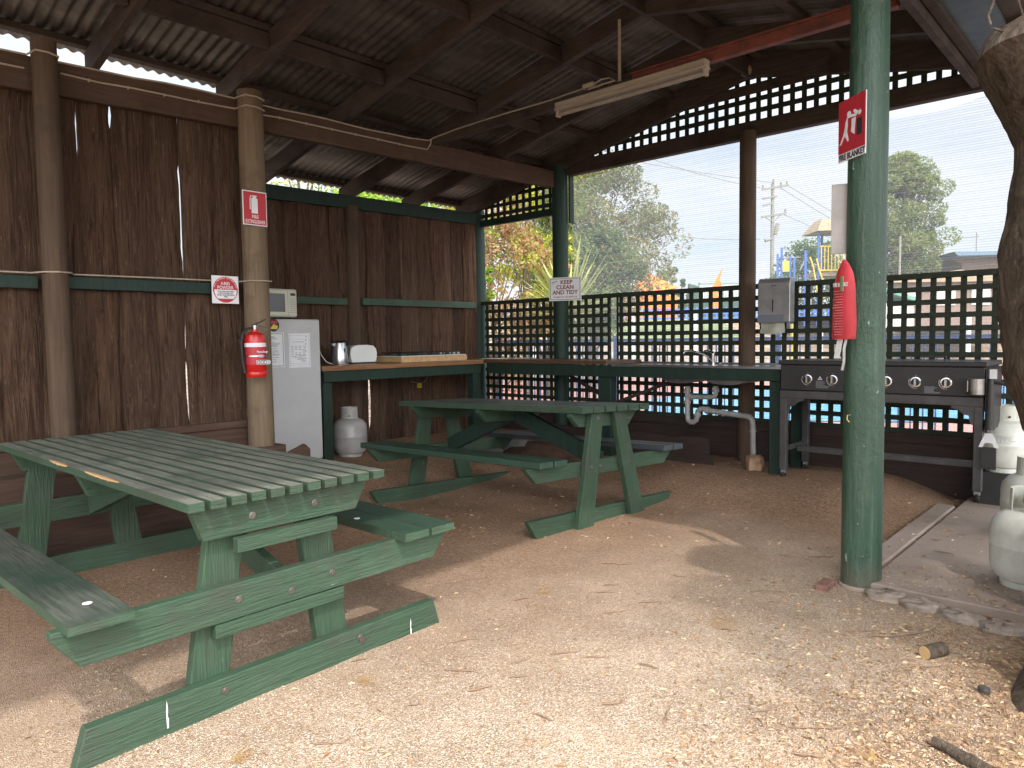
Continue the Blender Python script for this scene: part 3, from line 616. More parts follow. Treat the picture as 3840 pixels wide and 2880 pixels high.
t2 = thing('picnic_table', 'green picnic table with wide planks and crossed braces, further back beside the counters', 'picnic table', (.7041, 4.7664, 0), R(-45.5641), 'green picnic tables under the shelter')
t2.rotation_euler = Matrix(((math.cos(R(-45.5641)), -math.sin(R(-45.5641)), 0), (math.sin(R(-45.5641)), math.cos(R(-45.5641)), 0), (0, 0, 1))).to_euler()
t2.rotation_mode = 'QUATERNION'
q = Matrix.Rotation(R(-45.5641), 3, 'Z') @ Matrix.Rotation(math.atan(-.0308), 3, 'Y') @ Matrix.Rotation(math.atan(-.0337), 3, 'X')
t2.rotation_quaternion = q.to_quaternion()
slats(6, .738, -1.982, 0, .781, .04, .014, top='green_slate').build('tabletop', None, t2)

for x in (-.09, -.99, -1.79):
    b = MB(); board_yz(b, [(-.36, .738), (-.37+.0, .72), (-.29, .645), (.25, .635), (.33, .72), (.33, .738)], x-.042, x); b.build('top_brace', 'green', t2, bevel=.003)
for x in (-.045, -1.876):
    for yt, yb2 in ((-.15, -.285), (.085, .3)):
        b = MB(); board_yz(b, [(yt-.062, .738), (yt+.062, .738), (yb2+.078, -.03), (yb2-.078, -.03)], x-.042, x); b.build('leg', 'green_v', t2, bevel=.003)
for x in (-.09, -1.79):
    b = MB(); board_yz(b, [(-.80, .421), (.79, .421), (.75, .38), (.685, .321), (-.70, .321), (-.76, .38)], x-.042, x); b.build('seat_bearer', 'green', t2, bevel=.003)
    b = MB(); board_yz(b, [(-.78, .096), (.78, .096), (.68, -.05), (-.68, -.05)], x-.042, x); b.build('skid', 'green', t2, bevel=.003)
for a, c in (((-.15, 0, .40), (-.96, 0, .69)), ((-1.77, 0, .40), (-1.02, 0, .69))):
    b = MB(); b.bar(a, c, .042, .12); b.build('diagonal_brace', 'green_dark', t2, bevel=.003)
for s0, s1 in ((-.7504, -.51), (.565, .8056)):
    b = MB(); mid = (s0+s1)/2; b.box(-1.982, -.006, s0, mid-.006, .422, .462); b.box(-1.978, .0, mid+.006, s1, .422, .462); b.build('seat', 'green_seat2' if s0 < 0 else 'green_slate', t2, bevel=.004)
for x, y, z in ((-.045, -.15, .70), (-.045, .09, .70), (-.045, -.225, .38), (-.045, .19, .38), (-.09, -.08, .37)): bolt(t2, x, y, z)
# ------------------------------------------------------------------ fridge and microwave
fr = thing('fridge', 'tall white upright fridge with paper notices beside the bare timber post', 'fridge', W(.56, -3.26, .19), YA)
b = MB(); b.box(0, .62, .05, .6, .02, 1.235); b.build('cabinet', 'fridge', fr, bevel=.01)
b = MB(); b.box(0, .62, .0, .045, .03, 1.236); b.build('door', 'fridge', fr, bevel=.01)
b = MB(); b.box(.02, .6, .03, .1, 0, .03); b.build('plinth', 'black', fr)
sc = thing('round_sticker', 'dark round picture sticker with orange and red patches at the top of the fridge', 'sticker', W(.5615, -3.075, 1.375), YA)
b = MB(); b.lathe([(.052, 0), (.052, .001)], 24, m='ink', T=Matrix.Rotation(R(90), 4, 'X')); b.build('sticker_disc', None, sc)
b = MB(); b.box(-.02, .035, -.0018, -.0012, .012, .035, 'redsign'); b.prism([(-.03, -.03), (.03, -.034), (.04, -.005), (.0, .01)], 'y', -.0018, -.0012, 'yellow'); b.build('printed_patch', None, sc)
def paper(name, label, v0, v1, z0, z1, kind):
    p = thing(name, label, 'notice', W(.562, (v0+v1)/2, (z0+z1)/2), YA, 'paper notices taped to the fridge'); w, h = v1-v0, z1-z0
    b = MB(); b.box(-w/2, w/2, -.001, 0, -h/2, h/2); b.build('sheet', 'paper', p)
    b = MB(); rnd = random.Random(3)
    if kind == 0:
        for x in (-w/2+.008, w/2-.012): b.box(x, x+.004, -.0018, -.0012, -h/2+.01, h/2-.01)
        for z in (-h/2+.008, h/2-.012): b.box(-w/2+.01, w/2-.01, -.0018, -.0012, z, z+.004)
        z = h/2-.035
        while z > -h/2+.03:
            ln = w*(.3+.4*rnd.random()); b.box(-w/2+.02, -w/2+.02+ln, -.0018, -.0012, z, z+.0025); z -= .009 if rnd.random() < .7 else .018
    else:
        for x in (-w/2+.008, w/2-.012): b.box(x, x+.0015, -.0018, -.0012, -h/2+.01, h/2-.01)
        for z in (-h/2+.02, -h/2+.035, h/2-.02, h/2-.05): b.box(-w/2+.01, w/2-.01, -.0018, -.0012, z, z+.0015)
        for i in range(10): b.box(-w/2+.03+i*.012, -w/2+.037+i*.012, -.0018, -.0012, h/2-.075, h/2-.069)
        for gx in range(4):
            for gzz in range(7):
                if rnd.random() < .85: b.box(-w/2+.02+gx*.036, -w/2+.044+gx*.036, -.0018, -.0012, -.05+gzz*.014, -.046+gzz*.014)
        for i in range(9): b.box(-w/2+.02+rnd.random()*.13, -w/2+.03+rnd.random()*.14, -.0018, -.0012, -h/2+.05+i*.008, -h/2+.053+i*.008)
        for i in range(7):
            cx, cz = w/2-.03-rnd.random()*.02, h/2-.03-i*.03; T = Matrix.Translation((cx, -.0012, cz)) @ Matrix.Rotation(R(90), 4, 'X'); b.lathe([(.006, 0), (.006, .0006)], 8, T=T)
    b.build('printing', 'ink' if kind == 0 else 'greyink', p)
    return p
paper('rules_notice', 'bordered paper notice of typed lines, left of the two on the fridge', -3.165, -2.985, 1.03, 1.315, 0)
paper('site_map', 'printed site map on white paper, right of the two on the fridge', -2.943, -2.742, 1.02, 1.308, 1)
mw = thing('microwave', 'cream microwave oven with dark window standing on the fridge', 'microwave', W(.53, -3.29, 1.432), YA)
b = MB(); b.box(0, .46, .0, .34, .012, .245); b.build('casing', 'cream', mw, bevel=.012)
b = MB(); b.box(.04, .345, -.003, .0, .055, .205); b.build('door_window', 'glass', mw, bevel=.004)
b = MB(); b.box(.37, .372, -.002, 0, .02, .235); b.box(.372, .45, -.002, 0, .05, .053); b.build('door_seam', 'greyink', mw)
b = MB(); b.box(.395, .44, -.004, 0, .19, .212); b.build('display', 'black', mw, bevel=.003)
b = MB()
for i in range(3):
    for j in range(7): b.box(.395+i*.018, .405+i*.018, -.002, 0, .065+j*.016, .072+j*.016)
b.build('keypad', 'greyink', mw)
b = MB(); [b.lathe([(.012, 0), (.012, .014)], 10, (x, y, 0)) for x in (.04, .42) for y in (.04, .3)]; b.build('foot', 'black', mw)
# ------------------------------------------------------------------ counters
wc = thing('cooking_counter', 'orange brown timber counter with dark green apron along the slab wall', 'counter', (O.x, O.y, 0), YAW)
b = MB(); b.box(-.05, .27, -2.62, -.64, .975, 1.02); b.box(.28, .56, -2.625, -.64, .975, 1.02); b.build('counter_top', 'counter', wc, bevel=.004)
b = MB(); b.box(.50, .54, -2.6, -.66, .878, .973); b.build('apron', 'green_dark', wc, bevel=.003)
b = MB(); b.box(.44, .535, -2.61, -2.52, .1, .874); b.build('leg', 'green_dark', wc, bevel=.003)
b = MB(); b.box(.44, .535, -.78, -.68, .1, .874); b.build('leg', 'green_dark', wc, bevel=.003)
lc = thing('corner_counter', 'thick brown plank counter running along the lattice from the corner', 'counter', (O.x, O.y, 0), YAW)
b = MB(); b.prism([(-.04, -.63), (1.0, -.625), (2.13, -.61), (2.16, -.35), (2.16, -.06), (-.04, -.06)], 'z', .985, 1.02); b.build('counter_top', 'counter2', lc, bevel=.005)
b = MB(); b.box(.56, 2.2, -.60, -.56, .872, .982); b.build('apron', 'green_dark', lc, bevel=.003)
b = MB(); b.box(2.0, 2.145, -.57, -.47, .05, .87); b.build('leg', 'green_dark', lc, bevel=.003)
b = MB(); b.bar((1.3, -.3, .93), (2.05, -.4, .62), .02, .03); b.build('brace', 'dirtwood', lc)
b = MB(); b.bar((2.1, -.4, .62), (2.9, -.3, .93), .02, .03); b.build('brace', 'dirtwood', lc)
sb = thing('sink_bench', 'dark green bench holding a stainless double sink with grey waste pipes', 'sink', (O.x, O.y, 0), YAW)
b = MB(); b.box(2.2, 3.755, -.61, -.56, .877, .974); b.build('apron', 'green_dark', sb, bevel=.003)
b = MB(); b.box(3.665, 3.75, -.595, -.5, .08, .875); b.build('leg', 'green_dark', sb, bevel=.003)
b = MB(); b.box(3.665, 3.75, -.16, -.07, .08, .875); b.build('leg', 'green_dark', sb, bevel=.003)
b = MB(); b.box(2.19, 3.77, -.6, -.06, .976, .984, 'steel'); b.box(2.19, 3.77, -.618, -.6, .972, .992, 'steel'); b.box(2.19, 3.77, -.08, -.06, .984, 1.0, 'steel')
b.build('sink_top', None, sb, bevel=.002)
for x0, x1 in ((2.64, 3.02), (3.06, 3.46)):
    b = MB(); pr_ = []
    for t in range(0, 11): a = math.pi*t/10; pr_.append(((x0+x1)/2-(x1-x0)/2*math.cos(a)*(1 if 0 < t < 10 else 1), .975-.145*math.sin(a)**.35))
    b.prism(pr_, 'y', -.52, -.15); b.build('sink_bowl', 'dsteel', sb, True, .0)
def pp(x, y, v=-.34): u, vv, z = pv(2300+x*.36166, 1000+y*.36166, v); return (u, v, z)
b = MB(); PR = .021
b.tube([pp(770, 1240), pp(768, 1545), pp(775, 1590), pp(800, 1612), pp(830, 1612), pp(860, 1590), pp(872, 1540), pp(878, 1500), pp(900, 1478), pp(935, 1474), pp(975, 1492), pp(1370, 1550), pp(1410, 1560), pp(1438, 1590), pp(1445, 1640), pp(1450, 1980)], PR*1.12, 12)
b.tube([pp(1062, 1240), pp(1062, 1320), pp(1050, 1345), pp(1030, 1352), pp(790, 1352)], PR, 12)
for (x, y, x2, y2) in ((770, 1265, 770, 1300), (1062, 1265, 1062, 1300), (768, 1390, 768, 1420), (868, 1520, 872, 1555), (962, 1485, 990, 1494), (790, 1352, 815, 1352), (1447, 1700, 1448, 1712)): b.tube([pp(x, y), pp(x2, y2)], PR*1.5, 12)
b.build('waste_pipe', 'pvc', sb, True)
tp = pv(2674, 1373, -.14)
b = MB(); U0, Z0 = tp[0], .984
b.tube([(U0, -.14, Z0), (U0, -.14, Z0+.10)], .016, 10); b.tube([(U0, -.14, Z0+.02), (U0-.06, -.18, Z0+.09), (U0-.15, -.26, Z0+.125), (U0-.2, -.3, Z0+.12), (U0-.205, -.305, Z0+.1)], .009, 8); b.tube([(U0+.01, -.14, Z0+.10), (U0-.05, -.14, Z0+.125), (U0-.09, -.14, Z0+.12)], [.014, .009, .006], 8)
b.build('mixer_tap', 'chrome', sb, True)
# sandstone rock and pipe stub
def rock(name, label, loc, s, mat, seed, cat='rock'):
    b = MB(); N1, N2 = 10, 7
    for a in range(N2+1):
        ph = -math.pi/2+math.pi*a/N2
        for c in range(N1):
            t = 2*math.pi*c/N1; d = Vector((math.cos(ph)*math.cos(t), math.cos(ph)*math.sin(t), math.sin(ph)))
            k = 1/max(abs(d.x), abs(d.y), abs(d.z))**.6*(1+.18*noise.noise(d*1.7+Vector((seed, 0, 0)))); b.v.append((d.x*s[0]*k, d.y*s[1]*k, d.z*s[2]*k))
    b.f = [(a*N1+c, a*N1+(c+1) % N1, (a+1)*N1+(c+1) % N1, (a+1)*N1+c) for a in range(N2) for c in range(N1)]; b.mi = [0]*len(b.f)
    return tag(b.build(name, mat, None, loc=loc, rz=seed), label, cat)
rock('sandstone_rock', 'squarish tan sandstone rock at the foot of the waste pipe', W(3.50, -.48, .2), (.085, .07, .065), 'sandstone', 1.3)
b = MB(); p = W(3.5, -.75, .125); b.tube([(0, 0, 0), (.0, -.07, -.015), (0, -.14, -.03)], [.016, .018, .018], 10); tag(b.build('pipe_stub', 'pvc', None, True, loc=p, rz=YAW), 'short grey ribbed pipe end poking out of the soil by the rock', 'pipe')
# kettle, toaster, cooktop
k = thing('kettle', 'brushed steel electric kettle with black handle on the counter beside the fridge', 'kettle', W(.3, -2.275, 1.021), YA)
b = MB(); b.lathe([(.078, .012), (.08, .02), (.079, .06), (.068, .15), (.058, .2)], 28); b.build('jug', 'steel', k, True)
b = MB(); b.lathe([(.08, 0), (.082, .01), (.078, .012)], 28); b.build('base', 'chrome', k, True)
b = MB(); b.lathe([(.058, .2), (.055, .208), (.03, .222), (.004, .226)], 24); b.build('lid', 'black', k, True)
b = MB(); b.tube([(.05, 0, .21), (.085, 0, .222), (.105, 0, .2), (.105, 0, .14), (.092, 0, .06), (.078, 0, .04)], .011, 8); b.build('handle', 'black', k, True)
b = MB(); b.prism([(-.055, .165), (-.095, .19), (-.055, .2)], 'y', -.018, .018); b.build('spout', 'steel', k)
b = MB(); b.box(.0, .02, -.0715, -.062, .06, .15); b.build('water_gauge', 'black', k, bevel=.004)
b = MB(); b.tube([(-.08, .0, .006), (-.13, .02, .03), (-.16, .05, .09), (-.2, .06, .2), (-.35, .1, .3)], .0035, 6); b.build('power_cord', 'white', k, True)
t = thing('toaster', 'rounded white toaster on the counter between the kettle and the cooktop', 'toaster', W(.3, -2.155, 1.021), YA)
b = MB(); pr_ = [(.02, .015), (.29, .015), (.3, .05), (.305, .1), (.295, .14), (.265, .168), (.2, .178), (.1, .178), (.045, .168), (.01, .14), (.0, .1), (.008, .05)]
b.prism(pr_, 'y', .0, .15); b.build('shell', 'white', t, True, .012)
b = MB(); b.box(.07, .24, .035, .055, .176, .1805); b.box(.07, .24, .095, .115, .176, .1805); b.build('slot', 'black', t)
b = MB(); b.box(.03, .28, .01, .14, 0, .014); b.build('base', 'black', t)
b = MB(); b.lathe([(.01, 0), (.01, .02)], 10, T=Matrix.Translation((.303, .05, .13)) @ Matrix.Rotation(R(90), 4, 'Y')); b.build('lever', 'chrome', t)
vc0 = pu(1506, 1362, .46)[1]; vc1 = pu(1752, 1353, .46)[1]
c = thing('cooktop', 'black gas cooktop with wire trivets set in a pale pine box on the counter', 'cooktop', W(.46, vc0, 1.021), YA); wv = vc1-vc0
b = MB(); b.box(0, wv, 0, .02, 0, .055); b.box(0, wv, .4, .42, 0, .055); b.box(0, .02, .02, .4, 0, .055); b.box(wv-.02, wv, .02, .4, 0, .055); b.build('pine_box', 'pine', c, bevel=.002)
b = MB(); b.box(-.005, wv-.02, -.005, .425, .056, .063); b.build('steel_rim', 'white', c, bevel=.002)
b = MB(); b.box(.02, wv-.05, .02, .4, .064, .069); b.build('hob_glass', 'glass', c)
for i in range(4):
    b = MB(); x0 = .04+i*(wv-.1)/4; x1 = x0+(wv-.1)/4-.015
    for y in (.05, .37): b.tube([(x0, y, .07), (x0, y, .09), (x1, y, .09), (x1, y, .07)], .004, 6)
    for x in (x0, (x0+x1)/2, x1): b.tube([(x, .05, .092), (x, .37, .092)], .004, 6)
    b.build('trivet', 'black', c)
    b = MB(); [b.lathe([(.03, .069), (.03, .078), (.02, .084)], 14, ((x0+x1)/2, y, 0)) for y in (.13, .29)]; b.build('burner', 'bbqgrey', c)
b = MB()
for i in range(5): b.lathe([(.014, .069), (.013, .088)], 10, (wv-.07, .06+i*.07, 0))
b.build('knob', 'white', c)
pc = thing('paper_sheets', 'loose white paper sheets lying in the counter corner by the lattice', 'paper', W(.55, -.3, 1.0215), YAW+.1)
b = MB(); b.box(-.25, .1, -.1, .12, 0, .003); b.box(.02, .32, -.08, .15, .004, .006); b.build('sheets', 'paper', pc)
yt = thing('yellow_tag', 'small yellow tag hanging on a loop of wire under the cooking counter', 'tag', W(-.04, -1.04, .75), YA)
b = MB(); b.box(-.03, .03, -.002, 0, -.03, .02); b.build('tag_card', 'tagy', yt)
b = MB(); b.tube([(-.12, 0, .05), (-.06, -.01, .03), (0, -.01, .022), (.06, -.01, .03), (.13, 0, .085)], .003, 6); b.build('wire', 'galv', yt)
text('GAS', .018, 'ink', yt, (0, -.003, -.005), bold=.0005)
# ------------------------------------------------------------------ gas bottles
def bottle(label, loc, rz, mat, grp='gas bottles'):
    g_ = thing('gas_bottle', label, 'gas bottle', loc, rz, grp)
    b = MB(); b.lathe([(.10, .028), (.13, .04), (.15, .075), (.156, .11), (.156, .185), (.158, .19), (.158, .196), (.156, .2), (.156, .26), (.15, .30), (.125, .335), (.09, .355), (.03, .362)], 32); b.build('body', mat, g_, True)
    b = MB(); N_ = 28
    for z, r in ((.345, .082), (.46, .078)):
        for k_ in range(N_+1): a = R(25)+R(310)*k_/N_; b.v.append((r*math.cos(a), r*math.sin(a), z))
    for z, r in ((.46, .074), (.345, .078)):
        for k_ in range(N_+1): a = R(25)+R(310)*k_/N_; b.v.append((r*math.cos(a), r*math.sin(a), z))
    q_ = N_+1
    for j in range(4):
        for i in range(N_): b.f.append((j*q_+i, j*q_+i+1, ((j+1) % 4)*q_+i+1, ((j+1) % 4)*q_+i))
    b.f += [(0, q_, 2*q_, 3*q_), (q_-1, 2*q_-1, 3*q_-1, 4*q_-1)]; b.mi = [0]*len(b.f); b.build('collar', mat, g_, True)
    b = MB(); b.lathe([(.11, 0), (.112, .03), (.105, .035), (.1, .0)], 28); b.build('foot_ring', mat, g_, True)
    b = MB(); b.tube([(0, 0, .36), (0, 0, .42)], .018, 10); b.tube([(0, -.03, .40), (0, .035, .40)], .012, 8); b.tube([(0, 0, .42), (0, 0, .44)], .026, 8); b.build('valve', 'brass', g_, True)
    b = MB(); rn = random.Random(int(loc[0]*100)); n0 = 14
    for row in range(9):
        a0_ = R(-125+rn.random()*10); a1_ = a0_+R(18+rn.random()*26)
        for c_ in range(n0):
            if rn.random() < .3: continue
            aa, ab = a0_+(a1_-a0_)*c_/n0, a0_+(a1_-a0_)*(c_+.8)/n0; k0 = len(b.v); rr_ = .1566; zz = .255-row*.006
            b.v += [(rr_*math.cos(aa), rr_*math.sin(aa), zz), (rr_*math.cos(ab), rr_*math.sin(ab), zz), (rr_*math.cos(ab), rr_*math.sin(ab), zz+.0025), (rr_*math.cos(aa), rr_*math.sin(aa), zz+.0025)]; b.f.append((k0, k0+1, k0+2, k0+3)); b.mi.append(0)
    b.build('faded_print', 'greyink', g_)
    b = MB(); b.lathe([(.008, 0), (.008, .003)], 8, T=Matrix.Translation((0, -.0835, .385)) @ Matrix.Rotation(R(90), 4, 'X')); b.build('rivet_hole', 'black', g_)
    return g_
bottle('scuffed grey gas bottle standing under the cooking counter', W(.34, -2.21, gz(.34, -2.21)-.01), R(10), 'gasgrey')
p1 = at(3768, 1700, 4.95)
bottle('cream gas bottle standing highest on a block behind the barbecue end', (p1.x, p1.y, .27), R(-20), 'gaswhite')
b = MB(); b.box(-.13, .2, -.13, .2, -.225, 0); tag(b.build('block_plinth', 'bbq', None, loc=(p1.x, p1.y, .27), rz=YAW), 'dark block under the cream gas bottle behind the barbecue', 'block')
bottle('cream gas bottle in the middle of the three beside the barbecue', (3.02, 4.12, .05), R(30), 'gaswhite')
bottle('cream gas bottle nearest the camera at the right edge of the slab', (2.41, 3.3, .045), R(200), 'gaswhite')
bc = thing('block_column', 'stacked rough grey concrete blocks at the right edge beside a gas bottle', 'blocks', (2.33, 3.02, .045), R(-30))
for i in range(4): b = MB(); b.box(-.05+.003*i, .2, -.1, .1, i*.105, i*.105+.1); b.build('block', 'block', bc, bevel=.006)
# ------------------------------------------------------------------ barbecue
q = thing('barbecue', 'long black flat lid gas barbecue on a grey frame with casters behind the green pole', 'barbecue', W(3.77, -.65, .14), YAW)
b = MB(); b.box(-.01, .66, -.01, .52, .872, .905); b.build('lid', 'bbq', q, bevel=.006)
b = MB(); b.box(.67, 1.345, -.01, .52, .872, .905); b.build('lid', 'bbq', q, bevel=.006)
b = MB(); b.tube([(.95, .06, .9), (.95, .06, .935), (1.1, .06, .935), (1.1, .06, .9)], .006, 6); b.build('lid_handle', 'bbqgrey', q)
b = MB(); b.box(.005, 1.33, .0, .5, .68, .87); b.build('body', 'bbq', q, bevel=.004)
b = MB(); b.box(0, 1.325, .003, .04, .615, .675); b.box(0, 1.325, .46, .5, .615, .675); b.box(1.29, 1.325, .04, .46, .615, .675); b.build('frame', 'bbqgrey', q, bevel=.003)
for x in (.0, 1.275):
    for y in (.0, .45):
        b = MB(); b.box(x, x+.05, y, y+.05, .06, .615); b.build('leg', 'bbqgrey', q, bevel=.003)
        b = MB(); T = Matrix.Translation((x+.025, y+.03, .025)) @ Matrix.Rotation(R(90), 4, 'Y'); b.lathe([(.024, -.009), (.026, 0), (.024, .009)], 14, T=T, m='hose'); b.box(x+.008, x+.042, y+.012, y+.038, .035, .058, 'galv'); b.build('caster', None, q)
b = MB(); b.bar((.025, .05, .22), (.025, .45, .22), .03, .035); b.bar((1.3, .05, .22), (1.3, .45, .22), .03, .035); b.bar((.05, .25, .2), (1.275, .25, .2), .06, .04); b.build('lower_rail', 'bbqgrey', q, bevel=.002)
for x, s_ in ((.05, 1), (1.275, -1)):
    b = MB(); b.prism([(x, .615), (x+s_*.13, .615), (x+s_*.13, .6), (x+s_*.09, .59), (x+s_*.06, .56), (x+s_*.03, .555), (x+s_*.02, .5), (x, .49)], 'y', .004, .012); b.build('corner_bracket', 'bbqgrey', q)
for i in range(6):
    x = .21+i*.181; T = Matrix.Translation((x, -.001, .765)) @ Matrix.Rotation(R(90), 4, 'X')
    b = MB(); b.lathe([(.036, 0), (.035, .006), (.028, .007)], 20, T=T, m='chrome'); b.lathe([(.027, .0), (.026, .012), (.02, .014)], 18, T=T, m='bbq'); b.box(x-.006, x+.006, -.028, -.012, .743, .787, 'steel'); b.build('knob', None, q)
    for kx in range(3):
        xx = x-.085+kx*.032+.05; b = MB(); b.prism([(xx, .845), (xx+.004, .845), (xx+.02, .827), (xx+.016, .827)], 'y', -.0008, .0005); b.build('vent_slot', 'ink', q)
    b = MB(); pts = [(x+.043*math.cos(R(a)), -.0012, .765+.043*math.sin(R(a))) for a in range(150, 262, 12)]; b.tube(pts, .0022, 4); b.box(x-.004, x+.004, -.0016, -.0005, .72, .7215); b.box(x-.004, x+.004, -.0016, -.0005, .8105, .812); b.build('dial_mark', 'tape', q)
b = MB(); b.add([(.283, -.001, .762), (.317, -.001, .762), (.3, -.001, .79)], [(0, 1, 2)]); b.build('warning_triangle', 'tape', q)
b = MB(); b.add([(.292, -.0016, .766), (.308, -.0016, .766), (.3, -.0016, .78)], [(0, 1, 2)]); b.build('warning_mark', 'redsign', q)
b = MB(); rnd = random.Random(4)
for (x, z, nl) in ((.27, .75, 9), (.985, .735, 8)):
    for i in range(nl): b.box(x, x+.05+.05*rnd.random(), -.0014, -.0006, z-i*.006, z-i*.006+.0022)
b.build('instruction_print', 'greyink', q)
b = MB(); b.lathe([(.05, 0), (.05, .1)], 20, (1.29, -.055, .70)); b.tube([(1.255, -.1, .79), (1.255, -.115, .79), (1.255, -.115, .72), (1.255, -.1, .72)], .004, 6); b.build('grease_cup', 'dsteel', q, True)
b = MB(); b.box(1.335, 1.35, .0, .5, .45, .86); b.build('side_panel', 'bbq', q)
b = MB(); b.box(1.36, 1.4, -.03, -.028, .80, .86); b.build('warning_label', 'tape', q)
b = MB(); b.tube([(1.36, .02, .78), (1.42, .0, .77), (1.5, .0, .75), (1.6, .05, .68), (1.62, .1, .6)], .011, 8); b.build('gas_hose', 'hose', q, True)
b = MB(); b.tube([(1.36, .0, .80), (1.365, -.01, .76), (1.36, .0, .6), (1.36, .0, .47)], [.012, .02, .022, .03], 10); b.build('regulator_hose', 'hose', q, True)
b = MB(); b.prism([(1.345, .45), (1.385, .45), (1.42, .36), (1.398, .36), (1.385, .39), (1.345, .39), (1.332, .36), (1.31, .36)], 'y', -.035, -.03); b.build('hook_bracket', 'tape', q)
b = MB(); b.box(1.325, 1.405, -.03, -.01, .22, .36); b.build('bracket_plate', 'bbq', q)
# ------------------------------------------------------------------ wall fittings
def sign(name, label, loc, rz, w, h, mat, cat='sign', tilt=0):
    s_ = thing(name, label, cat, loc, rz); b = MB(); b.box(-w/2, w/2, 0, .004, -h/2, h/2); b.build('plate', mat, s_, bevel=.001); return s_
a0 = pu(908, 720, 1.29); a1 = pu(1001, 842, 1.29)
s_ = sign('extinguisher_sign', 'red and white fire extinguisher sign on the bare timber post', W(1.293, (a0[1]+a1[1])/2, (a0[2]+a1[2])/2), YA, .178, .235, 'paper')
b = MB(); b.box(-.082, .082, -.002, -.0005, -.11, .11); b.build('red_panel', 'redsign', s_)
b = MB(); b.box(-.026, .02, -.003, -.0021, -.035, .065); b.prism([(-.02, .066), (.014, .066), (.008, .08), (-.012, .08)], 'y', -.003, -.0021); b.tube([(-.012, -.0025, .084), (-.03, -.0025, .082), (-.035, -.0025, .06), (-.035, -.0025, -.01)], .0035, 6); b.box(-.012, .015, -.003, -.0021, .081, .087); b.build('extinguisher_symbol', 'paper', s_)
text('FIRE', .034, 'paper', s_, (0, -.0026, -.059), sx=.8, bold=.0004); text('EXTINGUISHER', .034, 'paper', s_, (0, -.0026, -.092), sx=.63, bold=.0003)
a0 = pu(794, 1034, 1.16); a1 = pu(893, 1138, 1.16)
s_ = sign('powder_sign', 'square white sign with red disc about powder extinguishers on the green rail', W(1.165, (a0[1]+a1[1])/2, (a0[2]+a1[2])/2), YA, .19, .19, 'paper')
b = MB(); b.lathe([(.088, 0), (.088, .001)], 40, m='redsign', T=Matrix.Rotation(R(90), 4, 'X')); b.build('red_disc', None, s_)
b = MB(); b.prism([(-.079, .0), (.079, .0), (.079, -.02), (.07, -.045), (.055, -.062), (-.055, -.062), (-.07, -.045), (-.079, -.02)], 'y', -.0022, -.0012); b.build('white_band', 'paper', s_)
text('A:B(E)', .028, 'paper', s_, (0, -.0016, .042), sx=.9, bold=.0003); text('POWDER', .031, 'paper', s_, (0, -.0016, .014), sx=.88, bold=.0003)
text('TO BE USED FOR PAPER,\nWOOD, TEXTILE, OIL,\nLIQUID, AND ELECTRICAL\nFIRES', .0125, 'ink', s_, (0, -.0026, -.031), sx=.85, bold=.0003)
for i, ch in enumerate('THIS COLOURED EXTINGUISHER'):
    if ch != ' ': an = R(168-156*i/25); text(ch, .011, 'paper', s_, (.08*math.cos(an), -.0016, .08*math.sin(an)), (R(90), R(90)-an, 0), bold=.0002)
# extinguisher
e = thing('fire_extinguisher', 'small red fire extinguisher with black hose strapped to the bare timber post', 'fire extinguisher', W(1.365, -3.66, 1.0), YA+R(0))
b = MB(); b.lathe([(.066, 0), (.07, .006), (.07, .036), (.067, .04), (.07, .044), (.07, .255), (.062, .285), (.035, .305), (.02, .31), (.018, .325)], 28); b.build('cylinder', 'red', e, True)
b = MB(); b.lathe([(.0706, .205), (.0706, .232)], 28); b.build('white_band', 'paper', e, True)
b = MB(); b.lathe([(.0705, .085), (.0705, .2)], 28); b.build('label_wrap', 'redsign', e, True)
b = MB(); b.box(-.03, .045, -.0735, -.066, .085, .115); b.build('picture_label', 'paper', e)
b = MB(); [b.box(-.028+i*.024, -.008+i*.024, -.0745, -.0734, .087, .113) for i in range(3)]; b.build('class_pictograms', 'signgreen', e)
b = MB(); [b.box(-.024+i*.024, -.013+i*.024, -.0752, -.0744, .092, .108) for i in range(3)]; b.build('pictogram', 'paper', e)
text('FlameStop', .022, 'paper', e, (.01, -.0735, .172), sx=.85, bold=.0003)
b = MB(); b.lathe([(.0715, .138), (.0715, .148)], 28); b.box(-.015, .015, -.078, -.07, .134, .152); b.build('strap', 'steel', e)
b = MB(); b.tube([(0, 0, .32), (0, 0, .352)], .014, 10); b.tube([(-.012, 0, .35), (.03, -.01, .37), (.07, -.015, .392)], [.008, .006, .005], 6); b.tube([(.01, 0, .345), (.05, -.01, .34), (.085, -.012, .322)], [.007, .005, .005], 6); b.build('valve_handle', 'steel', e, True)
b = MB(); b.tube([(-.01, 0, .335), (-.05, 0, .33), (-.085, 0, .30), (-.1, 0, .24), (-.095, 0, .12), (-.08, 0, .03)], [.008, .009, .009, .009, .009, .012], 10); b.build('hose', 'hose', e, True)
b = MB(); b.lathe([(.016, 0), (.016, .001)], 14, T=Matrix.Translation((.062, -.06, .1)) @ Matrix.Rotation(R(90), 4, 'X')); b.tube([(.04, -.07, .14), (.055, -.065, .12), (.062, -.06, .11)], .002, 5); b.build('service_tag', 'steel', e)
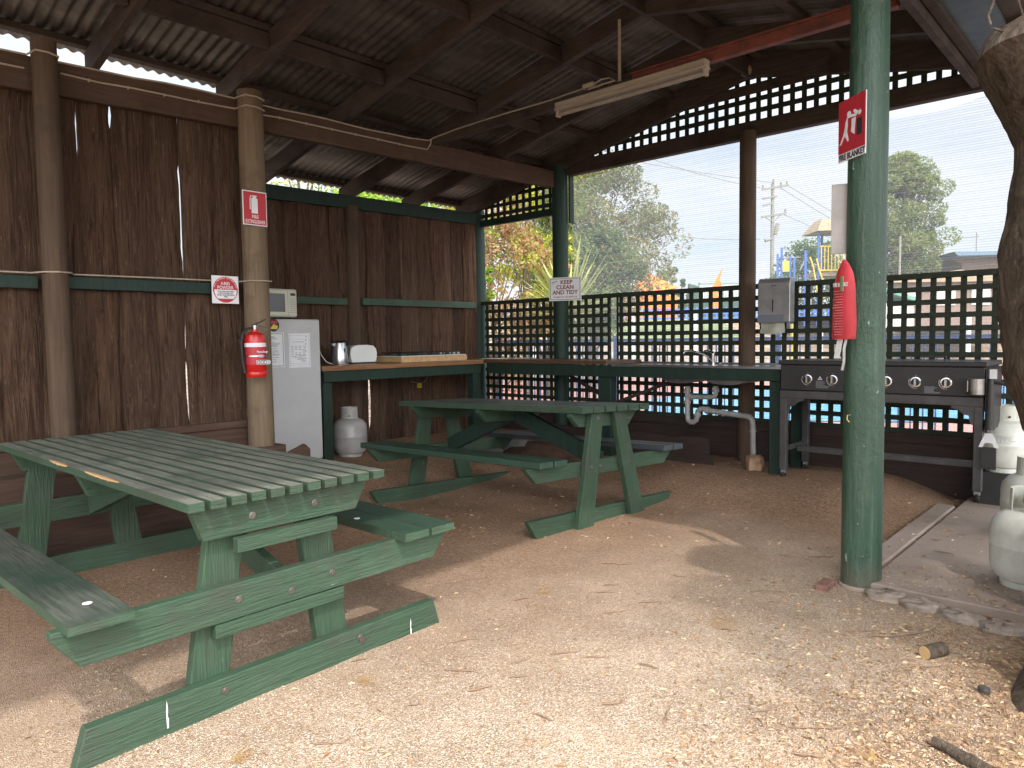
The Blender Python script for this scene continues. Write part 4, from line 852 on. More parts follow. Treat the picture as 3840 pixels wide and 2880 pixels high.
# keep clean sign on the corner pole
a0 = pv(2067, 1044, -.155); a1 = pv(2174, 1125, -.155)
s_ = sign('tidiness_sign', 'small white keep clean and tidy sign fixed to a dark green pole', W((a0[0]+a1[0])/2, -.158, (a0[2]+a1[2])/2), YAW, .35, .243, 'paper')
s_.rotation_euler = (0, 0, YAW+R(22))
b = MB(); w_, h_ = .163, .11
for (x0, x1, z0, z1) in ((-w_, w_, h_-.004, h_), (-w_, w_, -h_, -h_+.004), (-w_, -w_+.004, -h_, h_), (w_-.004, w_, -h_, h_)): b.box(x0, x1, -.0015, -.0005, z0, z1)
b.build('border', 'ink', s_)
text('KEEP', .058, 'reddark', s_, (.015, -.001, .07), bold=.0016, sx=1.05); text('CLEAN', .058, 'reddark', s_, (.0, -.001, .017), bold=.0016, sx=1.05); text('AND TIDY', .058, 'reddark', s_, (0, -.001, -.036), bold=.0016)
text('Please', .025, 'ink', s_, (-.115, -.001, .075), (R(90), R(-25), 0), shear=.3); text('YOU MESS IT UP   YOU CLEAN IT UP', .018, 'reddark', s_, (0, -.001, -.083), sx=.88, bold=.0004)
# towel dispenser on post 3
a0 = pv(2855, 1047, -.2); a1 = pv(2985, 1208, -.2); cu = (a0[0]+a1[0])/2; W_ = .27
d = thing('towel_dispenser', 'grey paper towel dispenser with a towel hanging out, fixed beside the middle pole', 'dispenser', W(a0[0]-.0, -.17, a1[2]), YAW)
b = MB(); b.prism([(0, 0), (-.1, 0), (-.1, .33), (-.075, .365), (0, .37)], 'x', 0, W_); b.build('cover', 'galv', d, bevel=.006)
b = MB(); b.box(.0, W_-.05, -.1025, -.1, .001, .065); b.build('lower_band', plain('blue_grey_plastic', (.18, .2, .24), .5), d)
b = MB(); b.box(.122, .133, -.1025, -.0995, .09, .19); b.build('sight_slot', 'ink', d, bevel=.003)
b = MB(); [b.prism([(.115+i*.014, .298), (.125+i*.014, .298), (.123+i*.014, .306), (.117+i*.014, .306)], 'y', -.1025, -.0995) for i in range(3)]; b.build('logo', 'ink', d)
b = MB(); N_ = 8
for j in range(5):
    for i in range(N_+1): t_ = i/N_; b.v.append((.012+t_*.2+(-.012 if j > 2 else 0)*(1-t_), -.06+.012*math.sin(t_*6+j*.5), .0-.021*j-(.012*math.sin(t_*3.1) if j == 4 else 0)))
b.f = [(j*(N_+1)+i, j*(N_+1)+i+1, (j+1)*(N_+1)+i+1, (j+1)*(N_+1)+i) for j in range(4) for i in range(N_)]; b.mi = [0]*len(b.f); b.build('paper_towel', plain('towel_paper', (.5, .5, .42), .9), d, True)
# green pole signs: facing left-near, fire blanket sign
pg = W(4.905, -2.38, 0)
def pg_at(px, py, Y): return at(px, py, Y)
A_, B_ = at(3153, 395, 3.44), at(3243, 350, 3.33); dirv = (B_-A_); rz_ = math.atan2(dirv.y, dirv.x)
rz_ = R(-80)
zc_ = (at(3243, 350, 3.33).z+at(3232, 558, 3.33).z)/2; C_ = Vector((1.612, 3.43, zc_))
s_ = sign('fire_blanket_sign', 'tall red fire blanket sign with a white figure near the top of the green pole', C_, rz_, .2, .285, 'paper')
b = MB(); b.box(-.099, .096, -.002, -.0005, -.103, .142); b.build('red_panel', 'redsign', s_)
text('FIRE BLANKET', .038, 'ink', s_, (0, -.001, -.124), sx=.8, bold=.0012)
b = MB(); T = Matrix.Translation((-.02, -.002, .068)) @ Matrix.Rotation(R(90), 4, 'X'); b.lathe([(.014, 0), (.014, .001)], 18, T=T)
P_ = lambda pl, y=0: b.prism(pl, 'y', -.0032-y, -.0022-y)
P_([(-.03, .05), (-.01, .05), (.03, .045), (.04, .05), (.04, .058), (.025, .058), (-.005, .062), (-.03, .06), (-.045, .035), (-.052, .0), (-.06, -.02), (-.09, -.062), (-.078, -.062), (-.055, -.032), (-.05, -.025), (-.034, -.048), (-.03, -.056), (-.02, -.056), (-.022, -.045), (-.033, -.01), (-.028, .02)])
P_([(0, .04), (.03, .042), (.025, .01), (.022, -.035), (-.004, -.018), (.0, .01)]); P_([(.01, .075), (.022, .08), (.05, .062), (.04, .05), (.02, .062)]); P_([(.048, .045), (.062, .045), (.07, .055), (.06, .07), (.056, .06), (.05, .066)])
b.build('figure', 'paper', s_)
b = MB(); P_([(.038, -.045), (.076, -.045), (.076, .03), (.038, .03)]); b.build('bin_symbol', 'ink', s_)
# white sign seen edge on behind the pole
s_ = thing('white_board', 'blank whitish board seen from behind, fixed on the left side of the green pole', 'sign', at(3160, 822, 3.52), R(-22)); b = MB(); b.box(-.05, .05, 0, .012, -.165, .17); b.build('board', plain('pinkish_board', (.5, .47, .45), .7), s_, bevel=.002)
# fire blanket pouch
fb = thing('fire_blanket_pouch', 'red vinyl fire blanket pouch with white pull straps hanging on the green pole', 'fire blanket', at(3166, 1130, 3.34), R(-68))
b = MB(); prof = [(-.175, .066), (-.17, .07), (-.1, .069), (0, .066), (.08, .06), (.13, .048), (.165, .03), (.19, .008)]
NX = 8
for side in (-1, 1):
    for z, hw in prof:
        for i in range(NX+1):
            t_ = i/NX*2-1; th = .02*(1-abs(t_)**2.2)*(1 if z < .15 else .5)+.004*noise.noise(Vector((t_*2, z*14, side)))
            b.v.append((t_*hw, side*th, z))
n_ = len(prof); q_ = NX+1
for s2 in range(2):
    for j in range(n_-1):
        for i in range(NX): b.f.append((s2*n_*q_+j*q_+i, s2*n_*q_+j*q_+i+1, s2*n_*q_+(j+1)*q_+i+1, s2*n_*q_+(j+1)*q_+i))
for j in range(n_-1):
    for i in (0, NX): b.f.append((j*q_+i, (j+1)*q_+i, n_*q_+(j+1)*q_+i, n_*q_+j*q_+i))
for j in (0, n_-1): b.f.append(tuple([j*q_+i for i in range(q_)]+[n_*q_+j*q_+i for i in range(q_-1, -1, -1)]))
b.mi = [0]*len(b.f); b.build('pouch', 'pouch', fb, True)
text('FIRE BLANKET', .026, 'tape', fb, (0, -.024, .075), sx=.52, bold=.0006)
b = MB(); rnd = random.Random(9)
for i in range(17): z = .045-i*.0125; w_ = .03+.018*rnd.random(); b.box(-w_, w_*.4, -.0238, -.0232, z, z+.0025)
b.build('small_print', plain('faded_print', (.75, .3, .3), .7), fb)
b = MB(); b.box(.004, .018, -.03, -.024, .045, .115); b.build('green_clip', plain('olive_card', (.2, .25, .12), .7), fb)
for x0, pts in ((-.02, [(-.02, 0, -.17), (-.022, -.01, -.22), (-.03, -.012, -.262)]), (.02, [(.015, 0, -.17), (.013, -.012, -.22), (.012, -.01, -.28), (-.0, -.008, -.32)])):
    b = MB()
    w1 = .016 if x0 < 0 else .007
    for p_ in pts: b.v += [(p_[0]-w1, p_[1], p_[2]), (p_[0]+w1, p_[1], p_[2])]
    b.f = [(2*i, 2*i+1, 2*i+3, 2*i+2) for i in range(len(pts)-1)]; b.mi = [0]*len(b.f); b.build('pull_strap', 'tape', fb, solid=.0015)
b = MB(); hk = at(3188, 1556, 3.315); b.tube([(0, 0, 0), (-.02, -.015, .0), (-.022, -.017, -.02), (-.012, -.017, -.032)], .003, 6); tag(b.build('cup_hook', 'brass' if 'brass' in M else 'pine', None, loc=hk), 'small brass cup hook screwed low into the green pole', 'hook')
# ------------------------------------------------------------------ light fitting, rod, cables
lt = thing('strip_light', 'dusty cream fluorescent batten light hanging below the tie beam', 'light', W(2.6, -1.885, 2.853), YAW)
b = MB(); b.box(0, 1.2, -.03, .03, .048, .1); b.box(0, 1.2, -.042, -.03, .042, .056); b.box(0, 1.2, .03, .042, .042, .056); b.build('housing', 'lampcream', lt, bevel=.004)
b = MB(); b.tube([(.03, 0, .018), (1.17, 0, .018)], .0145, 14); b.build('lamp_tube', 'tube', lt, True)
for x in (0, 1.175): b = MB(); b.box(x, x+.025, -.022, .022, 0, .048); b.build('lamp_holder', 'lampcream', lt, bevel=.004)
b = MB(); b.tube([(0, 0, 3.43), (0, 0, 3.02)], .011, 8); b.tube([(0, 0, 3.02), (0, 0, 2.99)], .018, 8); tag(b.build('hanging_rod', 'lampcream', None, True, loc=W(3.09, -1.80, 0)), 'thin vertical pipe dropping from the ridge to the tie beam', 'pipe')
jb = thing('junction_box', 'small cream plug and socket box on the tie beam above the strip light', 'socket', W(2.88, -1.87, 3.0), YAW)
b = MB(); b.box(-.05, .05, -.02, .02, 0, .035); b.build('box', 'lampcream', jb, bevel=.005)
b = MB(); b.tube([(.05, 0, .02), (.1, 0, .035), (.17, 0, .03), (.22, 0, .0), (.12, -.01, -.005), (.0, -.01, -.01)], .006, 6); b.build('flex', 'cable', jb, True)
def cab(label, pts, r=.006): b = MB(); b.tube([W(*p) for p in pts], r, 6); return tag(b.build('cable', 'cable', None, True), label, 'cable', 'surface run cables')
def clips(v0, v1, step, zf, u=1.151):
    v = v0
    while v < v1: b = MB(); w_ = .004; P_ = W(u, v, zf(v)); b.box(-.006, .012, -w_, w_, -.009, .009); tag(b.build('cable_clip', 'cable', None, loc=P_, rz=YAW), 'tiny pale clip holding a cable to the top beam', 'clip', 'clips along the top beam'); v += step
def around(v0, u=1.158, zf=None, r=.1, uc=1.2):
    return [(u, v0-r*.95, zf), (uc+r*.75, v0-r*.72, zf+.004), (uc+r*1.0, v0, zf), (uc+r*.75, v0+r*.72, zf-.004), (u, v0+r*.95, zf)]
zt_ = lambda v: (2.935+(v+3.5)*.042 if v < -3.5 else 2.935+(v+3.5)*.0164)+.008
pts = [(1.158, -6.0, zt_(-6.0)-.01)]+around(-4.79, zf=zt_(-4.79)-.01, r=.078)
v = -4.5
while v < -3.7: pts.append((1.158, v, zt_(v)-.012+.006*math.sin(v*9))); v += .2
pts += around(-3.55, zf=zt_(-3.55)-.02, r=.094)
v = -3.3
while v < -1.95: pts.append((1.158, v, zt_(v)-.02+.005*math.sin(v*8))); v += .2
pts += [(1.16, -1.88, zt_(-1.88)+.0), (1.2, -1.855, 2.99), (1.5, -1.85, 3.007), (2.0, -1.85, 3.012), (2.5, -1.85, 3.008), (2.85, -1.87, 3.01)]
cab('upper cream cable along the top beam and out along the tie beam', pts)
pts = [(1.158, -6.0, zt_(-6)-.08), (1.158, -4.88, zt_(-4.88)-.085)]
cab('short cream cable on the top beam left of the first post', pts)
pts = [(1.158, -4.7, zt_(-4.7)-.075)]
v = -4.5
while v < -3.7: pts.append((1.158, v, zt_(v)-.085+.004*math.sin(v*7))); v += .2
pts += around(-3.55, zf=zt_(-3.55)-.09, r=.094)
v = -3.3
while v < -1.95: pts.append((1.158, v, zt_(v)-.085)); v += .2
pts += [(1.16, -1.9, zt_(-1.9)-.08), (1.16, -1.86, zt_(-1.9)-.03), (1.17, -1.86, 2.98)]
cab('lower cream cable clipped below the first along the top beam', pts)
clips(-4.55, -3.75, .22, lambda v: zt_(v)-.085); clips(-3.3, -2.0, .22, lambda v: zt_(v)-.085)
cab('cream cable running along the green rail across the slab wall', [(1.145, -5.9, 1.65), (1.145, -4.9, 1.652), (1.24, -4.86, 1.653), (1.275, -4.79, 1.654), (1.24, -4.72, 1.655), (1.145, -4.68, 1.655), (1.145, -4.2, 1.66), (1.145, -3.66, 1.662), (1.27, -3.63, 1.663), (1.3, -3.55, 1.664), (1.27, -3.47, 1.666)], .005)
o = pv(2800, 267, -.1); b = MB(); b.lathe([(.01, -.05), (.04, -.035), (.052, 0), (.04, .035), (.02, .05)], 18); tag(b.build('globe_lamp', 'tube', None, True, loc=W(o[0], -.1, o[2])), 'small dull round globe fixed under the gable rafter', 'lamp')
# ------------------------------------------------------------------ shade cloth
b = MB(); NU, NZ = 70, 44; u0_, u1_ = 1.24, 5.5
for j in range(NZ+1):
    for i in range(NU+1):
        u = u0_+(u1_-u0_)*i/NU
        top = 2.955-.055*sstep(2.1, 1.3, u)-(.085*math.sin(math.pi*(min(max(u, 4.05), 5.1)-4.05)/1.05) if 4.05 < u < 5.1 else 0)-.006*abs(math.sin(u*9))
        z = .48+(top-.48)*j/NZ
        b.v.append((u, .045+.012*noise.noise(Vector((u*1.5, z*1.5, 0))), z))
b.f = [(j*(NU+1)+i, j*(NU+1)+i+1, (j+1)*(NU+1)+i+1, (j+1)*(NU+1)+i) for j in range(NZ) for i in range(NU)]; b.mi = [0]*len(b.f)
tag(b.build('shade_cloth', 'cloth', None, True, loc=(O.x, O.y, 0), rz=YAW), 'fine see through shade cloth stretched across the openings above the lattice', 'shade cloth')
# ------------------------------------------------------------------ vegetation
def leaves(mb, c, rad, n, size, rnd, aspect=.4, droop=0, shell=.5):
    for i in range(n):
        while True:
            d = Vector((rnd.uniform(-1, 1), rnd.uniform(-1, 1), rnd.uniform(-1, 1)))
            if .05 < d.length < 1: break
        d = d.normalized()*(d.length**shell); p = Vector((c[0]+d.x*rad[0], c[1]+d.y*rad[1], c[2]+d.z*rad[2]))
        a = Vector((rnd.uniform(-1, 1), rnd.uniform(-1, 1), rnd.uniform(-1, 1)-droop)).normalized()*size*(.6+.8*rnd.random()); s2 = a.orthogonal().normalized(); s2.rotate(Matrix.Rotation(rnd.random()*6.28, 3, a.normalized())); s2 *= size*aspect*(.6+.8*rnd.random())
        k0 = len(mb.v); mb.v += [tuple(p-a*.5), tuple(p+s2*.5), tuple(p+a*.5), tuple(p-s2*.5)]; mb.f.append((k0, k0+1, k0+2, k0+3)); mb.mi.append(0)
def tree(name, label, base, top, rx, rz0, nclump, leaf_n, size, mat, seed, trunk_r=.12, cat='tree', clump=.34, aspect=.4, trunkmat='treebark', group=None, top_r=.3, crown_y=None, holes=True):
    rnd = random.Random(seed); t = thing(name, label, cat, base, 0, group); H = top
    b = MB(); p = Vector((0, 0, -.2)); pts = [p]; rs = [trunk_r*1.2]; kx = 0
    for k_ in range(6): kx += 1; pts.append(Vector((rnd.uniform(-.05, .05)*kx*rx*.3, rnd.uniform(-.05, .05)*kx*rx*.3, H*.82*kx/6))); rs.append(trunk_r*(1-.75*kx/6))
    b.tube(pts, rs, 8); mbc = MB(); cz = (H+rz0)/2; hz = (H-rz0)/2
    for i in range(nclump):
        th = rnd.random()*6.283; zz = rnd.uniform(-1, 1); r_ = rx*math.sqrt(max(.05, 1-zz*zz*(.75)))*rnd.uniform(.25, .98)*(1 if zz < .2 else (1-top_r*(zz-.2)))
        c = Vector((r_*math.cos(th), r_*math.sin(th), cz+zz*hz*.9)); cr = rx*clump*rnd.uniform(.6, 1.25)
        leaves(mbc, c, (cr, cr, cr*.75), leaf_n, size, rnd, aspect)
        if i % 2 == 0:
            st = pts[min(5, max(1, int(6*(c.z-.35*hz)/H)))]; mid = (st+c)/2+Vector((0, 0, -.05*rx)); b.tube([st, mid, c], [trunk_r*.35, trunk_r*.2, trunk_r*.07], 5)
    b.build('trunk', trunkmat, t, True); mbc.build('crown', mat, t)
    return t
def G(px, Y, z=-.09): p = at(px, 1270, Y); return Vector((p.x, p.y, z))
tree('red_shrub', 'rust red and brown leaved shrub filling the left opening behind the lattice', G(1850, 11.3), 3.55, 1.25, .5, 50, 170, .085, 'lf_red', 11, .05, 'shrub', .3, group='garden behind the lattice')
tree('golden_tree', 'bright yellow green tree behind the red shrub', G(1975, 14.2), 4.7, .8, 1.7, 26, 170, .1, 'lf_yel', 12, .07, group='garden behind the lattice')
tree('wattle_tree', 'feathery olive green tree left of the dark green sign pole', G(2065, 15.5), 5.0, 1.2, 1.2, 46, 190, .12, 'lf_wat', 13, .09, aspect=.22, group='garden behind the lattice')
tree('gum_tree', 'tall loose grey green tree behind the shade cloth right of the sign pole', G(2225, 20), 6.15, 2.35, 1.7, 105, 300, .13, 'lf_gum', 14, .11, clump=.27, aspect=.3, group='garden behind the lattice')
tree('dark_hedge_tree', 'low dark green tree under the loose grey green one', G(2215, 18.5), 4.1, 1.35, 1.2, 40, 220, .12, 'lf_dark', 15, .08, clump=.32, group='garden behind the lattice')
tree('bright_tree', 'bright lime green tree seen through the eave gap over the cooking counter', G(1560, 14), 5.3, 2.1, 2.4, 64, 190, .11, 'lf_bright', 16, .09, group='garden behind the slab wall')
tree('yellow_gum', 'sparse yellowish tree seen through the eave gap over the fridge', G(1170, 15), 5.7, 1.4, 3.2, 34, 80, .1, 'lf_yel', 17, .08, aspect=.25, group='garden behind the slab wall')
tree('distant_tree', 'small round dark tree on the skyline right of the orange tent', G(2500, 52, 2), 4.4, 1.0, .5, 20, 160, .22, 'lf_dark', 18, .1, group='distant trees')
tree('distant_tree', 'smaller dark tree on the skyline between the round tree and the white fence', G(2556, 55, 2), 3.7, .75, .5, 14, 120, .22, 'lf_dark', 19, .1, group='distant trees')
tree('leafy_bush', 'green bush behind the blue posts of the play tower', G(3045, 38, 2), 3.9, 2.3, .0, 40, 150, .22, 'lf_dark', 20, .08, 'bush', group='distant trees')
tree('cypress_tree', 'tall olive green cypress right of the green pole with bare lower trunk', G(3385, 30, 1.9), 6.7, 1.9, 1.7, 110, 250, .17, 'lf_olive', 21, .2, clump=.27, aspect=.3, group='distant trees', top_r=.8)
tree('leafy_bush', 'green bush low behind the cypress trunk', G(3330, 36, 2), 2.9, 1.6, .0, 26, 150, .2, 'lf_olive', 22, .06, 'bush', group='distant trees')
# fern fronds at left edge of the opening
def fronds(label, c, n, L_, mat, name, up, w_, cat, seed, spread=1.0, fold=.02):
    rnd = random.Random(seed); b = MB()
    for i in range(n):
        th = 2*math.pi*i/n*1.618*3; el = rnd.uniform(*up); l = L_*rnd.uniform(.65, 1.1); d = Vector((math.cos(th)*math.cos(el)*spread, math.sin(th)*math.cos(el)*spread, math.sin(el)))
        sd = d.cross(Vector((0, 0, 1))).normalized(); dr = rnd.uniform(.05, .4)
        ps = []
        for k_ in range(7): t_ = k_/6; ps.append((Vector(c)*0+d*l*t_-Vector((0, 0, dr*l*t_*t_*(1-math.sin(el)*.6))), w_*(1-t_**2)*.9+.002))
        k0 = len(b.v)
        for p_, ww in ps: b.v += [tuple(p_-sd*ww), tuple(p_-Vector((0, 0, ww*.4))), tuple(p_+sd*ww)]
        for k_ in range(6):
            for s3 in (0, 1): a = k0+k_*3+s3; b.f.append((a, a+1, a+4, a+3)); b.mi.append(0)
    return tag(b.build(name, mat, None, loc=c), label, cat)
fronds('large yellow striped flax plant with spiky blades behind the sign pole', at(2130, 1190, 10.6), 130, 1.15, 'flax', 'flax_plant', (.15, 1.45), .036, 'plant', 3)
fr_ = tree('green_sprig', 'fresh green leafy sprig at the left edge of the opening, upper one', at(1822, 1030, 9.9)-Vector((0, 0, .3)), .4, .14, .2, 7, 60, .06, 'lf_bright', 31, .01, 'plant', group='green sprigs by the corner pole')
fr_ = tree('green_sprig', 'fresh green leafy sprig at the left edge of the opening, lower one', at(1824, 1105, 9.9)-Vector((0, 0, .3)), .4, .13, .2, 7, 60, .06, 'lf_bright', 32, .01, 'plant', group='green sprigs by the corner pole')
# the tree at the right edge
tr = thing('old_tree', 'knobbly grey brown tree trunk with a sawn branch stub at the right edge', 'tree', (0, 0, 0))
def trunkmesh(path, name, n=36, amp=.05, seed=0, sub=7):
    b = MB(); P = []
    for (a, ra), (c, rc) in zip(path[:-1], path[1:]):
        for k_ in range(sub): t_ = k_/sub; P.append((Vector(a).lerp(Vector(c), t_), ra+(rc-ra)*t_))
    P.append((Vector(path[-1][0]), path[-1][1])); q_ = n
    for i, (c, r) in enumerate(P):
        for k_ in range(n):
            t_ = 2*math.pi*k_/n; d = Vector((math.cos(t_), math.sin(t_), 0)); pp_ = c+d*r
            rr = r*(1+amp*2.2*noise.noise(pp_*3+Vector((seed, 0, 0)))+amp*1.2*noise.noise(pp_*9)+amp*.5*noise.noise(pp_*24)); b.v.append(tuple(c+d*rr))
    b.f = [(i*q_+k_, i*q_+(k_+1) % q_, (i+1)*q_+(k_+1) % q_, (i+1)*q_+k_) for i in range(len(P)-1) for k_ in range(n)]+[tuple((len(P)-1)*q_+k_ for k_ in range(n))]
    b.mi = [0]*len(b.f); return b.build(name, 'treebark', tr, True)
trunkmesh([((2.065, 2.15, -.1), .5), ((2.135, 2.2, .12), .42), ((2.205, 2.25, .4), .31), ((2.185, 2.3, .65), .3), ((2.010, 2.3, .9), .31), ((1.920, 2.3, 1.1), .29), ((1.905, 2.3, 1.35), .285), ((1.915, 2.3, 1.6), .29), ((1.935, 2.3, 1.85), .28), ((1.855, 2.3, 2.0), .27), ((1.785, 2.3, 2.12), .27), ((1.785, 2.31, 2.19), .235), ((1.815, 2.33, 2.21), .05)], 'trunk', seed=2, amp=.035)
b = MB()
limbs = [[(2.05, 2.35, 1.7), (2.35, 2.3, 2.4), (2.6, 1.8, 3.2), (2.9, .9, 4.0), (3.0, 0, 4.6)], [(2.6, 1.8, 3.2), (2.9, 1.6, 3.9), (3.4, .7, 4.9)], [(2.9, .9, 4.0), (2.4, .0, 4.5), (2.3, -.9, 4.8)], [(3.0, 0, 4.6), (3.5, -.9, 5.2), (3.8, -1.6, 5.6)]]
for i, L_ in enumerate(limbs): b.tube(L_, [(.2, .16, .12, .08, .04), (.1, .07, .03), (.08, .05, .02), (.05, .03, .02)][i], 10)
b.build('limb', 'treebark', tr, True)
b = MB(); rnd = random.Random(8)
for (x, y, z, r_) in ((3.1, -.4, 4.7, .8), (2.5, -.9, 4.9, .55), (3.6, .3, 5.0, .9), (3.4, -1.4, 5.3, .8), (2.75, .35, 4.4, .5), (4.1, -.6, 5.2, .8), (3.0, 1.0, 4.5, .45), (2.3, -.15, 4.6, .35), (3.9, -2.1, 5.6, .7)):
    for i in range(9): c = Vector((x, y, z))+Vector((rnd.uniform(-1, 1), rnd.uniform(-1, 1), rnd.uniform(-.6, .6)))*r_*.75; leaves(b, c, (r_*.42,)*3, 90, .1, rnd, .35)
b.build('crown', 'lf_dark', tr)
b = MB(); b.tube([at(3716, 95, 2.25), at(3706, 60, 2.3), at(3722, 20, 2.3), at(3740, -40, 2.3)], .0035, 6); b.tube([at(3722, 105, 2.25), at(3770, 120, 2.3), at(3825, 110, 2.3), at(3836, 60, 2.3), at(3810, -20, 2.3)], .004, 6); b.build('dead_twig', 'treebark', tr, True)
# ------------------------------------------------------------------ things behind the screen
V0 = Vector((0, 0, 0))
pf = thing('pool_fence', 'navy tubular pool fence with upright bars between the shelter and the pool', 'fence', W(-2, 2.2, -.06), YAW)
b = MB(); x = 0
while x < 16: b.box(x, x+.014, 0, .014, .1, 1.28); x += .115
b.build('picket', 'fenceblue', pf)['kind'] = 'stuff'
b = MB(); b.box(0, 16, -.012, .026, 1.24, 1.28); b.box(0, 16, -.012, .026, .1, .14); b.build('rail', 'fenceblue', pf)
for i in range(8): b = MB(); b.box(i*2.28, i*2.28+.05, -.02, .03, 0, 1.32); b.build('fence_post', 'fenceblue', pf)
bf = thing('playground_fence', 'bright blue low fence along the top of the mulched bank', 'fence', (-22, 29.5, 1.85), 0)
b = MB(); [b.box(0, 60, -.02, .02, z, z+.06) for z in (.12, .3, .48)]; b.build('rail', 'blue', bf)
b = MB(); x = 0
while x < 60: b.box(x, x+.05, -.01, .01, .1, .6); x += .2
b.build('picket', 'blue', bf)['kind'] = 'stuff'
# orange tent
ot = thing('orange_tent', 'orange peaked canvas tent roof behind the trees', 'tent', G(2430, 34, 2), 0)
s1 = 34/F0
b = MB(); xl, xr = -1.45, 1.2; pk = (at(2438, 1024, 34).z-2, at(2524, 1085, 34).z-2)
b.add([(xl, -1.2, pk[1]-.35), (xr, -1.2, pk[1]), (xr, 1.5, pk[1]), (xl, 1.5, pk[1]-.35), (.05, 0, pk[0])], [(0, 1, 4), (1, 2, 4), (2, 3, 4), (3, 0, 4), (0, 1, 2, 3)]); b.build('canvas_roof', 'orange', ot)
b = MB(); b.box(-1.3, 1.15, -1.1, 1.4, -.2, pk[1]-.36); b.build('side_wall', 'orange', ot)
b = MB(); b.box(-1.7, -1.4, -1.3, -1.1, 0, 1.7); b.build('door_flap', 'wallw', ot)
sp_ = at(2372, 1200, 24); b = MB(); b.tube([(0, 0, -sp_.z-.1), (0, 0, at(2372, 1045, 24).z-sp_.z)], .07, 10); tag(b.build('tent_pole', 'white', None, True, loc=sp_), 'thick white pole in front of the orange tent', 'pole')
sl = thing('torn_sail', 'torn orange shade sail flapping above the lattice beside the middle pole', 'sail', at(2680, 1080, 30), 0)
k_ = 30/F0; b = MB(); pl = [(-28, -90), (20, -90), (12, -20), (28, 15), (18, 30), (22, 45), (32, 78), (10, 40), (-5, 10)]; b.prism([(x*k_, y*k_) for x, y in pl], 'y', 0, .02); b.build('sail_cloth', 'orange', sl)
wf = thing('white_balustrade', 'white upright bar balustrade on the skyline left of the middle pole', 'fence', at(2625, 1115, 33), 0); k_ = 33/F0
b = MB(); [b.box(i*6*k_, i*6*k_+.035, 0, .03, -.2, 48*k_) for i in range(27)]; b.build('baluster', 'white', wf); b = MB(); b.box(-.05, 165*k_, -.03, .05, 48*k_, 51*k_); b.box(-.07, 0, -.03, .05, -.5, 55*k_); b.build('rail', 'roofg', wf)
gs = thing('green_netting', 'dark green netted enclosure below the white balustrade', 'enclosure', at(2585, 1180, 34), 0); k_ = 34/F0
b = MB(); b.prism([(0, -.3), (210*k_, -.3), (210*k_, 75*k_), (70*k_, 95*k_), (0, 115*k_)], 'y', 0, .3); b.build('net_panel', plain('netting_green', (.06, .12, .09), .9), gs)
# power pole
ppo = thing('power_pole', 'tall weathered timber power pole with four crossarms against the sky', 'power pole', G(2893, 46, 2), 0); k_ = 46/F0
zc = lambda y: at(2893, y, 46).z-2
b = MB(); b.tube([(0, 0, -.3), (0, 0, zc(688))], [.15, .1], 10); b.build('pole_shaft', 'polew', ppo, True)
for ya, xa, yb, xb in ((712, -42, 696, 56), (746, -40, 738, 14), (772, -38, 764, -5), (815, -44, 801, 50)): b = MB(); b.bar((xa*k_, -.1, zc(ya)), (xb*k_, -.1, zc(yb)), .1, .11); b.build('crossarm', 'polew', ppo)
b = MB(); [b.tube([(x*k_, -.1, zc(y)), (x*k_, -.1, zc(y)+.25)], .06, 6) for x, y in ((-38, 710), (28, 700), (50, 697), (0, 688), (45, 801))]; b.build('insulator', 'polew', ppo)
b = MB(); b.tube([(.3, -.1, zc(840)), (.15, -.1, zc(880))], .13, 8); b.tube([(-.5, -.1, zc(903)), (0, -.1, zc(896))], [.12, .05], 8); b.tube([(.6, -.1, zc(800)), (0, -.1, zc(835))], .03, 5); b.tube([(-.5, -.1, zc(815)), (0, -.1, zc(835))], .03, 5); b.build('pole_fitting', 'polew', ppo)
for i, (a, c) in enumerate([((2350, 560), (2855, 705)), ((2000, 520), (2893, 684)), ((2440, 866), (2850, 896)), ((2948, 692), (3500, 980)), ((2940, 805), (3500, 1010)), ((2920, 700), (3500, 1020)), ((3060, 870), (3460, 985))]):
    A_, B_ = at(a[0], a[1], 46), at(c[0], c[1], 46 if i < 6 else 40); mid = (A_+B_)/2-Vector((0, 0, .25)); b = MB(); b.tube([A_, (A_+mid)/2-Vector((0, 0, .05)), mid, (B_+mid)/2-Vector((0, 0, .05)), B_], .022, 5)
    tag(b.build('power_line', 'polew'), ['overhead wire running left from the top crossarm', 'topmost overhead wire crossing the sky left of the pole', 'low overhead wire left of the pole', 'overhead wire falling right from the top crossarm', 'overhead wire falling right from the bottom crossarm', 'steep overhead wire right of the pole', 'overhead wire ending near the cypress'][i], 'wire', 'overhead wires')
# playground
pg_ = thing('play_tower', 'blue and yellow playground tower with tan roof behind the lattice', 'playground', G(3100, 32, 1.95), 0); k_ = 32/F0; X = lambda px: at(px, 1200, 32).x-pg_.location.x; Zp = lambda y: at(3100, y, 32).z-1.95
for px, yt_, dy in ((3066, 862, 0), (3122, 868, 1.2), (3172, 862, 0), (3018, 938, 0), (3003, 958, .8)): b = MB(); b.tube([(X(px), dy, -.3), (X(px), dy, Zp(yt_))], .06, 8); b.build('blue_post', 'blue', pg_, True)
b = MB(); xa, xb = X(3052), X(3185); b.add([(xa, -.3, Zp(868)), (xb, -.3, Zp(868)), (xb, 1.5, Zp(868)), (xa, 1.5, Zp(868)), (X(3084), .2, Zp(818)), (X(3160), .2, Zp(815)), (X(3160), 1, Zp(815)), (X(3084), 1, Zp(818))], [(0, 1, 5, 4), (1, 2, 6, 5), (2, 3, 7, 6), (3, 0, 4, 7), (4, 5, 6, 7), (0, 1, 2, 3)]); b.build('tower_roof', 'tan', pg_)
